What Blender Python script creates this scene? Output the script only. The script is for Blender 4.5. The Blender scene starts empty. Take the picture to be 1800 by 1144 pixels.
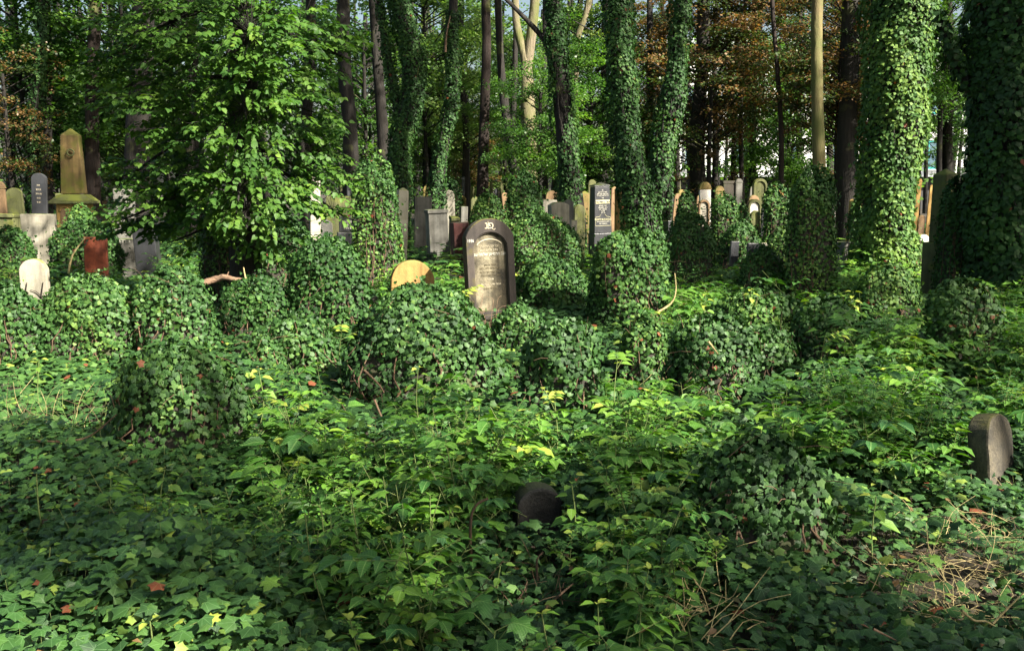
import bpy, math, random
import numpy as np
from math import radians as R
from mathutils import Vector, Matrix
S = bpy.context.scene
COL = S.collection
rng = np.random.default_rng(7)
random.seed(7)

# ------------------------------------------------------------------ camera, sky, sun, exposure
EYE = 1.75
PITCH = math.atan(242 / 1750.0)
cam = bpy.data.objects.new('camera', bpy.data.cameras.new('camera'))
COL.objects.link(cam)
cam.data.sensor_width = 36; cam.data.lens = 35.0
cam.data.clip_start = 0.05; cam.data.clip_end = 3000
cam.location = (0, 0, EYE); cam.rotation_euler = (math.pi / 2 - PITCH, 0, 0)
S.camera = cam
SUN_EL, SUN_AZ = R(40), R(125)      # azimuth: clockwise from +Y (the view direction); sun to the right and behind
w = bpy.data.worlds.new('World'); S.world = w; w.use_nodes = True
nt = w.node_tree; bg = nt.nodes['Background']
sky = nt.nodes.new('ShaderNodeTexSky'); sky.sky_type = 'NISHITA'; sky.sun_disc = False
sky.sun_elevation = SUN_EL; sky.sun_rotation = SUN_AZ; sky.air_density = 1.2; sky.dust_density = 4
nt.links.new(sky.outputs[0], bg.inputs[0]); bg.inputs[1].default_value = 0.05
SUN = np.array([math.sin(SUN_AZ) * math.cos(SUN_EL), math.cos(SUN_AZ) * math.cos(SUN_EL), math.sin(SUN_EL)])
sl = bpy.data.lights.new('sun', 'SUN'); sl.energy = 5.0; sl.angle = R(0.6); sl.color = (1, .93, .80)
so = bpy.data.objects.new('sun', sl); COL.objects.link(so)
so.rotation_euler = Vector(-SUN).to_track_quat('-Z', 'Y').to_euler()
S.view_settings.view_transform = 'Standard'; S.view_settings.look = 'None'
S.view_settings.gamma = 1; S.view_settings.exposure = 2.0
S.view_settings.use_curve_mapping = False
try:
    S.cycles.max_bounces = 6; S.cycles.diffuse_bounces = 2; S.cycles.glossy_bounces = 2
    S.cycles.transmission_bounces = 4; S.cycles.transparent_max_bounces = 6
    S.cycles.sample_clamp_indirect = 4
except Exception: pass

# ------------------------------------------------------------------ projection helpers
cp, sp = math.cos(PITCH), math.sin(PITCH)
def ray(px, py):
    x = (px - 900) / 1750; y = -(py - 572) / 1750
    return np.array([x, cp + y * sp, -sp + y * cp])
def P(px, py, d):
    r = ray(px, py); return r * (d / r[1]) + (0, 0, EYE)
def dist(py, h=.22):
    r = ray(900, py); return r[1] * (h - EYE) / r[2]
def PX(d): return 1 / 1750 * math.hypot(1, .0) * d          # metres per photo pixel at depth d
def project(p):
    q = p - np.array([0, 0, EYE]); zc = q[:, 1] * cp - q[:, 2] * sp
    yc = q[:, 1] * sp + q[:, 2] * cp
    return 900 + 1750 * q[:, 0] / zc, 572 - 1750 * yc / zc
def gz(x, y):
    x = np.asarray(x, float); y = np.asarray(y, float)
    return (.05 * np.sin(x * 1.3 + .4) * np.cos(y * 1.1) + .035 * np.sin(x * 2.9 + y * 1.7) + .02 * np.sin(y * 4.3 - x * 2.1)) * np.clip((60 - y) / 20, 0, 1) + .09 * np.sin(x * 1.9 + 1 + .5 * np.sin(y)) * np.sin(y * 1.6 + x * .4) * np.clip((y - 4.5) / 2, 0, 1) * np.clip((22 - y) / 6, 0, 1)
def unit(v): return v / (np.linalg.norm(v, axis=-1, keepdims=True) + 1e-9)

# ------------------------------------------------------------------ materials
def mat(name):
    m = bpy.data.materials.new(name); m.use_nodes = True
    n = m.node_tree; n.nodes.clear()
    def N(t, **k):
        x = n.nodes.new('ShaderNode' + t)
        for a, b in k.items(): setattr(x, a, b)
        return x
    def L(a, b): n.links.new(a, b)
    out = N('OutputMaterial')
    return m, N, L, out
def ramp(N, stops):
    r = N('ValToRGB'); e = r.color_ramp.elements
    e[0].position, e[0].color = stops[0][0], (*stops[0][1], 1)
    e[1].position, e[1].color = stops[-1][0], (*stops[-1][1], 1)
    for p, c in stops[1:-1]:
        x = e.new(p); x.color = (*c, 1)
    return r
def math_(N, L, op, a, b=None, c=None):
    x = N('Math', operation=op)
    for i, v in enumerate((a, b, c)):
        if v is None: continue
        if isinstance(v, (int, float)): x.inputs[i].default_value = v
        else: L(v, x.inputs[i])
    return x.outputs[0]
def leaf_mat(name, stops, trans, tcol, rough=.42, vein=None, veincol=(.2, .3, .1), tfac=.3, spec=.5):
    m, N, L, out = mat(name)
    a = N('Attribute', attribute_name='tint'); r = ramp(N, stops); L(a.outputs['Fac'], r.inputs[0])
    col = r.outputs[0]
    if vein:
        u = N('Attribute', attribute_name='luv'); s = N('SeparateXYZ'); L(u.outputs['Vector'], s.inputs[0])
        ax = math_(N, L, 'ABSOLUTE', s.outputs[0])
        if vein == 'palm':
            y = math_(N, L, 'ADD', s.outputs[1], .02)
            ang = math_(N, L, 'ARCTAN2', ax, y); rad = math_(N, L, 'SQRT', math_(N, L, 'ADD', math_(N, L, 'MULTIPLY', ax, ax), math_(N, L, 'MULTIPLY', y, y)))
            dd = math_(N, L, 'MULTIPLY', math_(N, L, 'PINGPONG', ang, .38), rad)
            v = math_(N, L, 'LESS_THAN', dd, .010)
        else:
            mid = math_(N, L, 'LESS_THAN', ax, .018)
            t = math_(N, L, 'SUBTRACT', s.outputs[1], math_(N, L, 'MULTIPLY', ax, .9))
            sd = math_(N, L, 'LESS_THAN', math_(N, L, 'PINGPONG', t, .065), .008)
            v = math_(N, L, 'MAXIMUM', mid, math_(N, L, 'MULTIPLY', sd, .6))
        mx = N('MixRGB'); L(math_(N, L, 'MULTIPLY', v, .55), mx.inputs[0]); L(col, mx.inputs[1]); mx.inputs[2].default_value = (*veincol, 1)
        col = mx.outputs[0]
    tc = N('TexCoord'); no = N('TexNoise'); no.inputs['Scale'].default_value = 22; no.inputs['Detail'].default_value = 3
    L(tc.outputs['Object'], no.inputs['Vector'])
    hv = N('HueSaturation'); L(col, hv.inputs['Color'])
    L(math_(N, L, 'MULTIPLY_ADD', no.outputs['Fac'], .9, .55), hv.inputs['Value'])
    p = N('BsdfPrincipled'); L(hv.outputs[0], p.inputs['Base Color']); p.inputs['Roughness'].default_value = rough
    p.inputs['Specular IOR Level'].default_value = spec
    bn = N('Bump'); bn.inputs['Strength'].default_value = .35; bn.inputs['Distance'].default_value = .01
    L(no.outputs['Fac'], bn.inputs['Height']); L(bn.outputs[0], p.inputs['Normal'])
    t = N('BsdfTranslucent'); mt = N('MixRGB', blend_type='MULTIPLY'); mt.inputs[0].default_value = 1
    L(hv.outputs[0], mt.inputs[1]); mt.inputs[2].default_value = (*tcol, 1); L(mt.outputs[0], t.inputs[0])
    ms = N('MixShader'); ms.inputs[0].default_value = tfac; L(p.outputs[0], ms.inputs[1]); L(t.outputs[0], ms.inputs[2])
    L(ms.outputs[0], out.inputs[0]); return m
IVY_ST = [(0, (.014, .040, .012)), (.45, (.030, .082, .017)), (.8, (.062, .13, .026)), (.93, (.12, .20, .035)), (.985, (.22, .26, .04)), (1, (.15, .045, .02))]
M_ivy = leaf_mat('ivy_leaf', IVY_ST, 1, (2, 2.2, .7), .55, 'palm', (.12, .22, .09), tfac=.10, spec=.28)
M_ivyf = leaf_mat('ivy_leaf_far', IVY_ST, 1, (2, 2.2, .7), .6, tfac=.08, spec=.22)
HERB_ST = [(0, (.015, .070, .014)), (.4, (.036, .115, .012)), (.75, (.085, .19, .016)), (.95, (.16, .265, .026)), (1, (.25, .30, .04))]
M_herb = leaf_mat('herb_leaf', HERB_ST, 1, (1.7, 2.0, .6), .5, 'pin', (.2, .32, .10), tfac=.2)
LIME_ST = [(0, (.020, .062, .012)), (.5, (.046, .11, .016)), (.9, (.088, .165, .024)), (1, (.13, .21, .03))]
M_lime = leaf_mat('lime_leaf', LIME_ST, 1, (1.8, 2.1, .5), .52, 'pin', (.10, .19, .04), tfac=.28, spec=.25)
M_tree = leaf_mat('tree_leaf', [(0, (.024, .07, .016)), (.5, (.055, .13, .024)), (.9, (.10, .19, .035)), (1, (.15, .22, .04))], 1, (2, 2.2, .7), .45, tfac=.38)
M_cop = leaf_mat('copper_leaf', [(0, (.025, .055, .014)), (.4, (.05, .085, .018)), (.5, (.13, .075, .028)), (.76, (.21, .13, .055)), (.85, (.10, .12, .03)), (1, (.06, .12, .025))], 1, (1.7, 1.4, .6), .45, tfac=.35)
M_sunpale = leaf_mat('sunlit_pale_leaf', [(0, (.06, .13, .03)), (.5, (.14, .24, .06)), (1, (.27, .31, .11))], 1, (1.7, 1.8, .8), .45, tfac=.4)  # tree leaf lightened: sunlight on far foliage put into the colour

def bark(name, c1, c2, moss=0.0, scale=(14, 14, 2.2)):
    m, N, L, out = mat(name)
    tc = N('TexCoord'); mp = N('Mapping'); mp.inputs['Scale'].default_value = scale; L(tc.outputs['Object'], mp.inputs[0])
    n = N('TexNoise'); n.inputs['Scale'].default_value = 1; n.inputs['Detail'].default_value = 7; n.inputs['Roughness'].default_value = .65; L(mp.outputs[0], n.inputs['Vector'])
    r = ramp(N, [(.3, c1), (.7, c2)]); L(n.outputs['Fac'], r.inputs[0]); col = r.outputs[0]
    if moss:
        n2 = N('TexNoise'); n2.inputs['Scale'].default_value = 1.2; n2.inputs['Detail'].default_value = 5; L(tc.outputs['Object'], n2.inputs['Vector'])
        r2 = ramp(N, [(.62 - moss * .3, (0, 0, 0)), (.75 - moss * .2, (1, 1, 1))]); L(n2.outputs['Fac'], r2.inputs[0])
        mx = N('MixRGB'); L(r2.outputs[0], mx.inputs[0]); L(col, mx.inputs[1]); mx.inputs[2].default_value = (.10, .11, .03, 1); col = mx.outputs[0]
    p = N('BsdfPrincipled'); L(col, p.inputs['Base Color']); p.inputs['Roughness'].default_value = .9
    b = N('Bump'); b.inputs['Strength'].default_value = .8; b.inputs['Distance'].default_value = .06; L(n.outputs['Fac'], b.inputs['Height']); L(b.outputs[0], p.inputs['Normal'])
    L(p.outputs[0], out.inputs[0]); return m
M_bark = bark('dark_bark', (.006, .005, .004), (.020, .016, .012), .1)
M_barkred = bark('reddish_bark', (.008, .005, .004), (.028, .016, .011), .05)
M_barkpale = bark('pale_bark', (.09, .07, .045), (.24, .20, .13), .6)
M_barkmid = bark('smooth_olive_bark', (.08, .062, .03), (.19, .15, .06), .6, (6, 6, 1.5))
M_stem = bark('green_stem', (.10, .16, .04), (.17, .2, .06))
M_twig = bark('brown_twig', (.055, .034, .02), (.15, .09, .05))
M_straw = bark('dry_straw', (.28, .21, .09), (.5, .42, .2))
M_wood = bark('broken_wood', (.13, .07, .04), (.33, .22, .14), 0, (4, 30, 30))

def stone(name, base, dark, moss=.3, mosscol=(.10, .11, .018), stain=.5, rough=.85, scale=2.2, speck=.15):
    m, N, L, out = mat(name)
    tc = N('TexCoord'); O = tc.outputs['Object']
    n = N('TexNoise'); n.inputs['Scale'].default_value = scale; n.inputs['Detail'].default_value = 8; n.inputs['Roughness'].default_value = .62; L(O, n.inputs['Vector'])
    r = ramp(N, [(.5 - .32 * (1 - stain) - .1, dark), (.62, base)]); L(n.outputs['Fac'], r.inputs[0])
    f = N('TexNoise'); f.inputs['Scale'].default_value = 90; f.inputs['Detail'].default_value = 4; L(O, f.inputs['Vector'])
    hv = N('HueSaturation'); L(r.outputs[0], hv.inputs['Color']); L(math_(N, L, 'MULTIPLY_ADD', f.outputs['Fac'], speck * 4, 1 - speck * 2), hv.inputs['Value'])
    # streaks that run down
    mp = N('Mapping'); mp.inputs['Scale'].default_value = (9, 9, .8); L(O, mp.inputs[0])
    s = N('TexNoise'); s.inputs['Scale'].default_value = 1; s.inputs['Detail'].default_value = 5; L(mp.outputs[0], s.inputs['Vector'])
    rs = ramp(N, [(.44, (1, 1, 1)), (.62, (.20, .175, .13))]); L(s.outputs['Fac'], rs.inputs[0])
    mu = N('MixRGB', blend_type='MULTIPLY'); mu.inputs[0].default_value = stain; L(hv.outputs[0], mu.inputs[1]); L(rs.outputs[0], mu.inputs[2])
    # moss: grows on upward faces and in patches
    g = N('NewGeometry'); sx = N('SeparateXYZ'); L(g.outputs['Normal'], sx.inputs[0])
    n3 = N('TexNoise'); n3.inputs['Scale'].default_value = 3.1; n3.inputs['Detail'].default_value = 6; L(O, n3.inputs['Vector'])
    up = math_(N, L, 'MULTIPLY_ADD', sx.outputs[2], .28, n3.outputs['Fac'])
    rm = ramp(N, [(.70 - moss * .3, (0, 0, 0)), (.82 - moss * .22, (1, 1, 1))]); L(up, rm.inputs[0])
    mx = N('MixRGB'); L(rm.outputs[0], mx.inputs[0]); L(mu.outputs[0], mx.inputs[1]); mx.inputs[2].default_value = (*mosscol, 1)
    p = N('BsdfPrincipled'); L(mx.outputs[0], p.inputs['Base Color']); p.inputs['Roughness'].default_value = rough
    b = N('Bump'); b.inputs['Strength'].default_value = .45; b.inputs['Distance'].default_value = .02
    ad = math_(N, L, 'ADD', n.outputs['Fac'], math_(N, L, 'MULTIPLY', f.outputs['Fac'], .35)); L(ad, b.inputs['Height']); L(b.outputs[0], p.inputs['Normal'])
    L(p.outputs[0], out.inputs[0]); return m
M_ochre = stone('ochre_sandstone', (.40, .25, .075), (.17, .10, .032), .25, (.13, .12, .02))
M_mossy = stone('mossy_sandstone', (.23, .155, .055), (.07, .05, .02), .75, (.10, .10, .012))
M_sunpale = M_sunpale
M_white = stone('pale_limestone', (.40, .37, .30), (.17, .155, .115), .35, (.18, .2, .06), .4)
M_bright = stone('white_marble', (.74, .70, .64), (.5, .46, .4), .1, (.3, .3, .1), .2)
M_grey = stone('grey_stone', (.17, .165, .145), (.06, .058, .05), .35, (.10, .12, .04))
M_dkgrey = stone('dark_granite', (.045, .047, .052), (.02, .02, .023), .05, (.05, .06, .02), .2, .35, speck=.1)
M_blackst = stone('blackened_sandstone', (.06, .048, .040), (.016, .014, .014), .34, (.11, .095, .02), .5)
M_panel = stone('worn_inscription_panel', (.23, .20, .13), (.035, .03, .02), .2, (.05, .05, .02), .85, scale=6, speck=.45)
M_red = stone('red_granite', (.30, .07, .03), (.08, .02, .012), .1, (.1, .05, .02), .4, scale=9)
M_brown = stone('brown_sandstone', (.24, .15, .075), (.09, .055, .032), .45, (.12, .12, .02))
M_green = stone('green_algae_stone', (.13, .14, .05), (.05, .052, .022), .5, (.13, .15, .02))
M_dkred = stone('dark_red_stone', (.07, .014, .011), (.02, .008, .007), .1, (.05, .04, .02), .4)
M_dkrock = stone('almost_black_stone', (.035, .032, .028), (.010, .010, .010), .12, (.05, .05, .02), .5, .6, scale=9, speck=.5)
M_rock = stone('rough_dark_stone', (.085, .072, .048), (.018, .017, .015), .35, (.09, .085, .02), .6, scale=11, speck=.45)
M_core = stone('shaded_stone', (.05, .042, .03), (.02, .018, .013), .4, (.05, .06, .02))
def plain(name, c, rough=.6, spec=.5, metal=0):
    m, N, L, out = mat(name); p = N('BsdfPrincipled')
    tc = N('TexCoord'); n = N('TexNoise'); n.inputs['Scale'].default_value = 5; n.inputs['Detail'].default_value = 5; L(tc.outputs['Object'], n.inputs['Vector'])
    hv = N('HueSaturation'); hv.inputs['Color'].default_value = (*c, 1); L(math_(N, L, 'MULTIPLY_ADD', n.outputs['Fac'], .3, .85), hv.inputs['Value']); L(hv.outputs[0], p.inputs['Base Color'])
    p.inputs['Roughness'].default_value = rough; p.inputs['Metallic'].default_value = metal
    L(p.outputs[0], out.inputs[0]); return m
M_whitepaint = plain('white_render', (.78, .78, .76), .8)
M_darkbase = plain('dark_base_tone', (.05, .05, .05), .8)  # plain dark tone for the wall below the ledge
M_teal = plain('teal_window_paint', (.02, .32, .30), .5)
M_glass = plain('window_glass', (.10, .16, .20), .1)
M_greymetal = plain('grey_metal', (.35, .37, .38), .5)
M_letter_w = plain('pale_lettering', (.62, .6, .52), .7)
M_letter_g = plain('gilt_lettering', (.55, .52, .32), .5)
M_letter_k = plain('dark_lettering', (.03, .03, .03), .7)
M_letter_b = plain('weathered_lettering', (.50, .44, .32), .8)
M_letter_d = plain('incised_lettering', (.14, .115, .07), .9)
def soil():
    m, N, L, out = mat('leaf_litter_soil'); tc = N('TexCoord')
    n = N('TexNoise'); n.inputs['Scale'].default_value = 6; n.inputs['Detail'].default_value = 9; L(tc.outputs['Object'], n.inputs['Vector'])
    r = ramp(N, [(.3, (.012, .010, .006)), (.6, (.035, .026, .014)), (.75, (.03, .045, .015))]); L(n.outputs['Fac'], r.inputs[0])
    p = N('BsdfPrincipled'); L(r.outputs[0], p.inputs['Base Color']); p.inputs['Roughness'].default_value = 1
    b = N('Bump'); b.inputs['Strength'].default_value = 1; b.inputs['Distance'].default_value = .05; L(n.outputs['Fac'], b.inputs['Height']); L(b.outputs[0], p.inputs['Normal'])
    L(p.outputs[0], out.inputs[0]); return m
M_soil = soil()

# ------------------------------------------------------------------ object helpers
def tag(o, label=None, cat=None, group=None, kind=None):
    if label: o['label'] = label
    if cat: o['category'] = cat
    if group: o['group'] = group
    if kind: o['kind'] = kind
    return o
def link(name, me, mats=None, parent=None):
    o = bpy.data.objects.new(name, me); COL.objects.link(o)
    if mats is not None and me is not None and len(me.materials) == 0:
        for m in (mats if isinstance(mats, (list, tuple)) else [mats]): me.materials.append(m)
    if parent: o.parent = parent
    return o
def empty(name, loc=(0, 0, 0), rz=0, tilt=(0, 0)):
    o = bpy.data.objects.new(name, None); COL.objects.link(o); o.location = tuple(float(v) for v in loc); o.rotation_euler = (tilt[0], tilt[1], rz)
    o.empty_display_size = .1
    return o

class Geo:
    """accumulates triangles as numpy chunks, with a per-face tint and a per-vertex leaf coordinate"""
    def __init__(s): s.v, s.f, s.t, s.u, s.m, s.n = [], [], [], [], [], 0
    def add(s, v, f, tint=None, uv=None, mi=0):
        v = np.asarray(v, np.float32).reshape(-1, 3); f = np.asarray(f, np.int32).reshape(-1, 3)
        s.v.append(v); s.f.append(f + s.n); s.n += len(v)
        s.t.append(np.full(len(f), .5, np.float32) if tint is None else np.asarray(tint, np.float32))
        s.u.append(np.zeros_like(v) if uv is None else np.asarray(uv, np.float32)); s.m.append(np.full(len(f), mi, np.int32))
    def mesh(s, name, smooth=False):
        v, f = np.concatenate(s.v), np.concatenate(s.f)
        me = bpy.data.meshes.new(name); me.vertices.add(len(v)); me.vertices.foreach_set('co', v.ravel())
        me.loops.add(len(f) * 3); me.loops.foreach_set('vertex_index', f.ravel())
        me.polygons.add(len(f)); me.polygons.foreach_set('loop_start', np.arange(len(f), dtype=np.int32) * 3)
        me.polygons.foreach_set('loop_total', np.full(len(f), 3, np.int32))
        me.polygons.foreach_set('material_index', np.concatenate(s.m))
        if smooth: me.polygons.foreach_set('use_smooth', np.ones(len(f), bool))
        a = me.attributes.new('tint', 'FLOAT', 'FACE'); a.data.foreach_set('value', np.concatenate(s.t))
        a = me.attributes.new('luv', 'FLOAT_VECTOR', 'POINT'); a.data.foreach_set('vector', np.concatenate(s.u).ravel())
        me.update(calc_edges=True); return me

def fan(outline, center, zc=0.0, zf=None):
    v = [(center[0], center[1], zc)] + [(x, y, (zf(x, y) if zf else 0)) for x, y in outline]
    n = len(outline); f = [(0, 1 + (i + 1) % n, 1 + i) for i in range(n)]
    return np.array(v, np.float32), np.array(f, np.int32)
def mirror(h): return h + [(-x, y) for x, y in reversed(h) if abs(x) > 1e-6]
droop = lambda x, y: -.10 * y * y - .16 * abs(x)
LEAF = {}
LEAF['ivy12'] = fan(mirror([(0, 0), (.40, -.14), (.46, .12), (.64, .46), (.32, .58), (0, 1.0)]), (0, .22), .03, droop)
LEAF['ivy6'] = fan(mirror([(0, .02), (.44, -.06), (.58, .48), (0, 1.0)]), (0, .22), .04, droop)
LEAF['ivy2'] = (np.array([(0, 0, 0), (.55, .22, -.12), (0, 1, -.06), (-.55, .22, -.12)], np.float32), np.array([(0, 1, 2), (0, 2, 3)]))
LEAF['quad'] = (np.array([(0, 0, 0), (.42, .42, -.1), (0, 1, -.1), (-.42, .42, -.1)], np.float32), np.array([(0, 1, 2), (0, 2, 3)]))
def ovate(wd, droopk=.28, fold=.35):
    h = [(.80 * wd, .22), (.92 * wd, .56)]
    zf = lambda x, y: fold * abs(x) - droopk * y * y
    v = [(0, 0, 0), (0, .45, -droopk * .2), (0, 1, -droopk)] + [(x, y, zf(x, y)) for x, y in h] + [(-x, y, zf(x, y)) for x, y in h]
    f = [(0, 3, 1), (3, 4, 1), (4, 2, 1), (0, 1, 5), (5, 1, 6), (6, 1, 2)]
    return np.array(v, np.float32), np.array(f, np.int32)
LEAF['ovate'] = ovate(.30); LEAF['lime'] = ovate(.42, .3, .25)
LEAF['ovate4'] = (np.array([(0, 0, 0), (.32, .4, .08), (0, 1, -.25), (-.32, .4, .08), (0, .45, -.03)], np.float32), np.array([(0, 1, 4), (1, 2, 4), (2, 3, 4), (3, 0, 4)]))
LEAF['maple'] = fan(mirror([(0, 0), (.16, -.12), (.46, -.12), (.34, .10), (.78, .30), (.56, .40), (.62, .66), (.36, .56), (.22, .62), (.20, .86), (.08, .82), (0, 1.05)]), (0, .28), .03, lambda x, y: -.12 * y * y - .2 * abs(x) + .05 * math.sin(9 * x))

def put(geo, kind, pos, tip, nrm, size, tint, mi=0, wide=None):
    if len(pos) == 0: return
    V, F = LEAF[kind]; n, k = len(pos), len(V)
    tip = unit(tip); nrm = nrm - tip * (nrm * tip).sum(1, keepdims=True); nrm = unit(nrm); side = np.cross(tip, nrm)
    sz = np.asarray(size).reshape(-1, 1, 1)
    wd = 1 if wide is None else wide
    v = pos[:, None, :] + sz * (V[None, :, 0:1] * wd * side[:, None, :] + V[None, :, 1:2] * tip[:, None, :] + V[None, :, 2:3] * nrm[:, None, :])
    f = F[None] + (np.arange(n) * k)[:, None, None]
    geo.add(v.reshape(-1, 3), f.reshape(-1, 3), np.repeat(tint, len(F)), np.tile(V, (n, 1)), mi)
def tubes(geo, pts, rad, sides=6, mi=0, rough=0.0, cap=False):
    """pts (n,3), rad (n)"""
    pts = np.asarray(pts, float); rad = np.asarray(rad, float); n = len(pts)
    t = unit(np.gradient(pts, axis=0)); ref = np.array([0, 1, 0.]) if abs(t[:, 1]).mean() < .8 else np.array([1., 0, 0])
    a = unit(np.cross(t, ref)); b = np.cross(t, a)
    th = np.linspace(0, 2 * math.pi, sides, endpoint=False)
    rr = rad[:, None] * (1 + rough * rng.normal(size=(n, sides)) * .5 + rough * 1.2 * np.sin(th * 3 + 1.3)[None] + rough * .8 * np.sin(th * 5 + .4)[None])
    v = pts[:, None] + rr[..., None] * (np.cos(th)[None, :, None] * a[:, None] + np.sin(th)[None, :, None] * b[:, None])
    i = np.arange(n - 1)[:, None] * sides; j = np.arange(sides)[None]; j2 = (j + 1) % sides
    q = np.stack([i + j, i + j2, i + sides + j2, i + sides + j], -1).reshape(-1, 4)
    f = np.concatenate([q[:, [0, 1, 2]], q[:, [0, 2, 3]]])
    v = v.reshape(-1, 3)
    if cap:
        v = np.concatenate([v, pts[:1], pts[-1:]]); c0, c1 = n * sides, n * sides + 1; jj = np.arange(sides)
        f = np.concatenate([f, np.stack([np.full(sides, c0), (jj + 1) % sides, jj], -1), np.stack([np.full(sides, c1), (n - 1) * sides + jj, (n - 1) * sides + (jj + 1) % sides], -1)])
    geo.add(v, f, mi=mi)
def strip_tubes(geo, A, B, r, mi=0):
    """many straight 3-sided sticks at once, from A (n,3) to B (n,3)"""
    if len(A) == 0: return
    n = len(A); t = unit(B - A); ref = np.tile([.3, .9, .1], (n, 1)); a = unit(np.cross(t, ref)); b = np.cross(t, a)
    r = np.broadcast_to(np.asarray(r, float), (n,))[:, None]
    vs = []
    for P0, k in ((A, 1.0), (B, .55)):
        for th in (0, 2.094, 4.189): vs.append(P0 + r * k * (math.cos(th) * a + math.sin(th) * b))
    v = np.stack(vs, 1); F = np.array([(0, 1, 4), (0, 4, 3), (1, 2, 5), (1, 5, 4), (2, 0, 3), (2, 3, 5)])
    geo.add(v.reshape(-1, 3), (F[None] + (np.arange(n) * 6)[:, None, None]).reshape(-1, 3), mi=mi)
def smooth_path(pts, n=12):
    pts = np.asarray(pts, float); k = len(pts); t = np.linspace(0, k - 1, n)
    out = []
    for x in t:
        i = min(int(x), k - 2); u = x - i
        p0, p1, p2, p3 = pts[max(i - 1, 0)], pts[i], pts[i + 1], pts[min(i + 2, k - 1)]
        out.append(.5 * ((2 * p1) + (-p0 + p2) * u + (2 * p0 - 5 * p1 + 4 * p2 - p3) * u * u + (-p0 + 3 * p1 - 3 * p2 + p3) * u ** 3))
    return np.array(out)
def mesh_from(name, v, f):
    me = bpy.data.meshes.new(name); me.from_pydata([tuple(map(float, p)) for p in v], [], f); me.update(); return me
def bevel(o, wd=.015, seg=2):
    m = o.modifiers.new('edge', 'BEVEL'); m.width = wd; m.segments = seg; m.limit_method = 'ANGLE'; m.angle_limit = R(35)
    return o

# ------------------------------------------------------------------ ground
def build_ground():
    ys = np.concatenate([np.linspace(-40, 0, 9)[:-1], np.linspace(0, 20, 100)[:-1], np.linspace(20, 60, 60)[:-1], np.geomspace(60, 1500, 16)])
    xs = np.concatenate([-np.geomspace(1500, 20, 14)[:-1], np.linspace(-20, 20, 130)[:-1], np.geomspace(20, 1500, 14)])
    X, Y = np.meshgrid(xs, ys); Z = gz(X, Y)
    v = np.stack([X, Y, Z], -1).reshape(-1, 3); nx = len(xs); i, j = np.meshgrid(np.arange(len(ys) - 1), np.arange(nx - 1), indexing='ij')
    a = (i * nx + j).ravel(); q = np.stack([a, a + 1, a + nx + 1, a + nx], -1)
    g = Geo(); g.add(v, np.concatenate([q[:, [0, 1, 2]], q[:, [0, 2, 3]]])); o = link('ground', g.mesh('ground', True), M_soil)
    tag(o, 'dark soil and leaf litter under the ivy and undergrowth', kind='structure')
build_ground()

# ------------------------------------------------------------------ far building
def box(name, x0, x1, y0, y1, z0, z1, m, parent=None, bev=0):
    v = [(x, y, z) for z in (z0, z1) for x, y in ((x0, y0), (x1, y0), (x1, y1), (x0, y1))]
    f = [(3, 2, 1, 0), (4, 5, 6, 7), (0, 1, 5, 4), (1, 2, 6, 5), (2, 3, 7, 6), (3, 0, 4, 7)]
    o = link(name, mesh_from(name, v, f), m, parent)
    if bev: bevel(o, bev)
    return o
def building():
    d = 82.0; k = PX(d); b = tag(empty('white_building', (27, d, 0)), 'long white building with teal framed windows seen behind the trees on the right', 'building')
    X = lambda px: (px - 900) * k - 27
    box('base_wall', X(1170), X(1740), .25, 8, 0, 2.62, M_darkbase, b)
    box('wall', X(1165), X(1745), 0, 8.5, 2.8, 13, M_whitepaint, b)
    box('ledge', X(1160), X(1750), -.5, 8.6, 2.62, 2.8, M_greymetal, b)
    box('roof', X(1158), X(1752), -.7, 9, 13, 13.5, M_greymetal, b)
    for lev in (3.25, 7.6):
        for px in (1215, 1300, 1385, 1470, 1555, 1637, 1705):
            x = X(px); f = empty('window', (x, 0, lev)); f.parent = b
            for nm, a in (('frame', (-.85, -.7, 0, 2.3)), ('frame', (.7, .85, 0, 2.3)), ('frame', (-.7, .7, 2.15, 2.3)), ('frame', (-.7, .7, 0, .15)), ('mullion', (-.06, .06, .15, 2.15))):
                box(nm, a[0], a[1], -.09, -.003, a[2], a[3], M_teal if px == 1637 else M_greymetal, f)
            box('pane', -.7, .7, -.03, -.004, .15, 2.15, M_glass, f)
            box('sill', -.95, .95, -.3, -.003, -.12, -.003, M_greymetal, f)
    for px in (1618, 1668, 1260): box('drainpipe', X(px) - .07, X(px) + .07, -.16, -.02, 2.81, 12.9, M_greymetal, b)
building()

# ------------------------------------------------------------------ crowns
def spray_set(centers, axis, per, rad, leaf, flat=.16, drp=.25):
    """leaves in flat, slightly drooping sprays"""
    n = len(centers); c = np.repeat(centers, per, 0); out = c - axis; out[:, 2] = 0; out = unit(out)
    th = rng.uniform(0, 2 * math.pi, len(c)); r = np.sqrt(rng.uniform(0, 1, len(c))) * rad * np.repeat(rng.uniform(.6, 1.25, n), per)
    off = np.stack([np.cos(th) * r, np.sin(th) * r, rng.normal(0, flat * rad, len(c))], -1)
    off[:, 2] -= drp * r * r / rad * (.4 + (off * out).sum(1) / rad * .6)
    lay = np.repeat(rng.normal(0, .30, (n, 3)) * [1, 1, 0], per, 0)
    nr = unit(np.array([0, 0, 1.]) + lay + rng.normal(0, .33, (len(c), 3)))
    tip = unit(off * [1, 1, 0] + rng.normal(0, .5 * rad, (len(c), 3)) * [1, 1, .4]); tip[:, 2] -= .3
    return c + off, tip, nr, leaf * rng.uniform(.6, 1.25, len(c))
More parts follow.
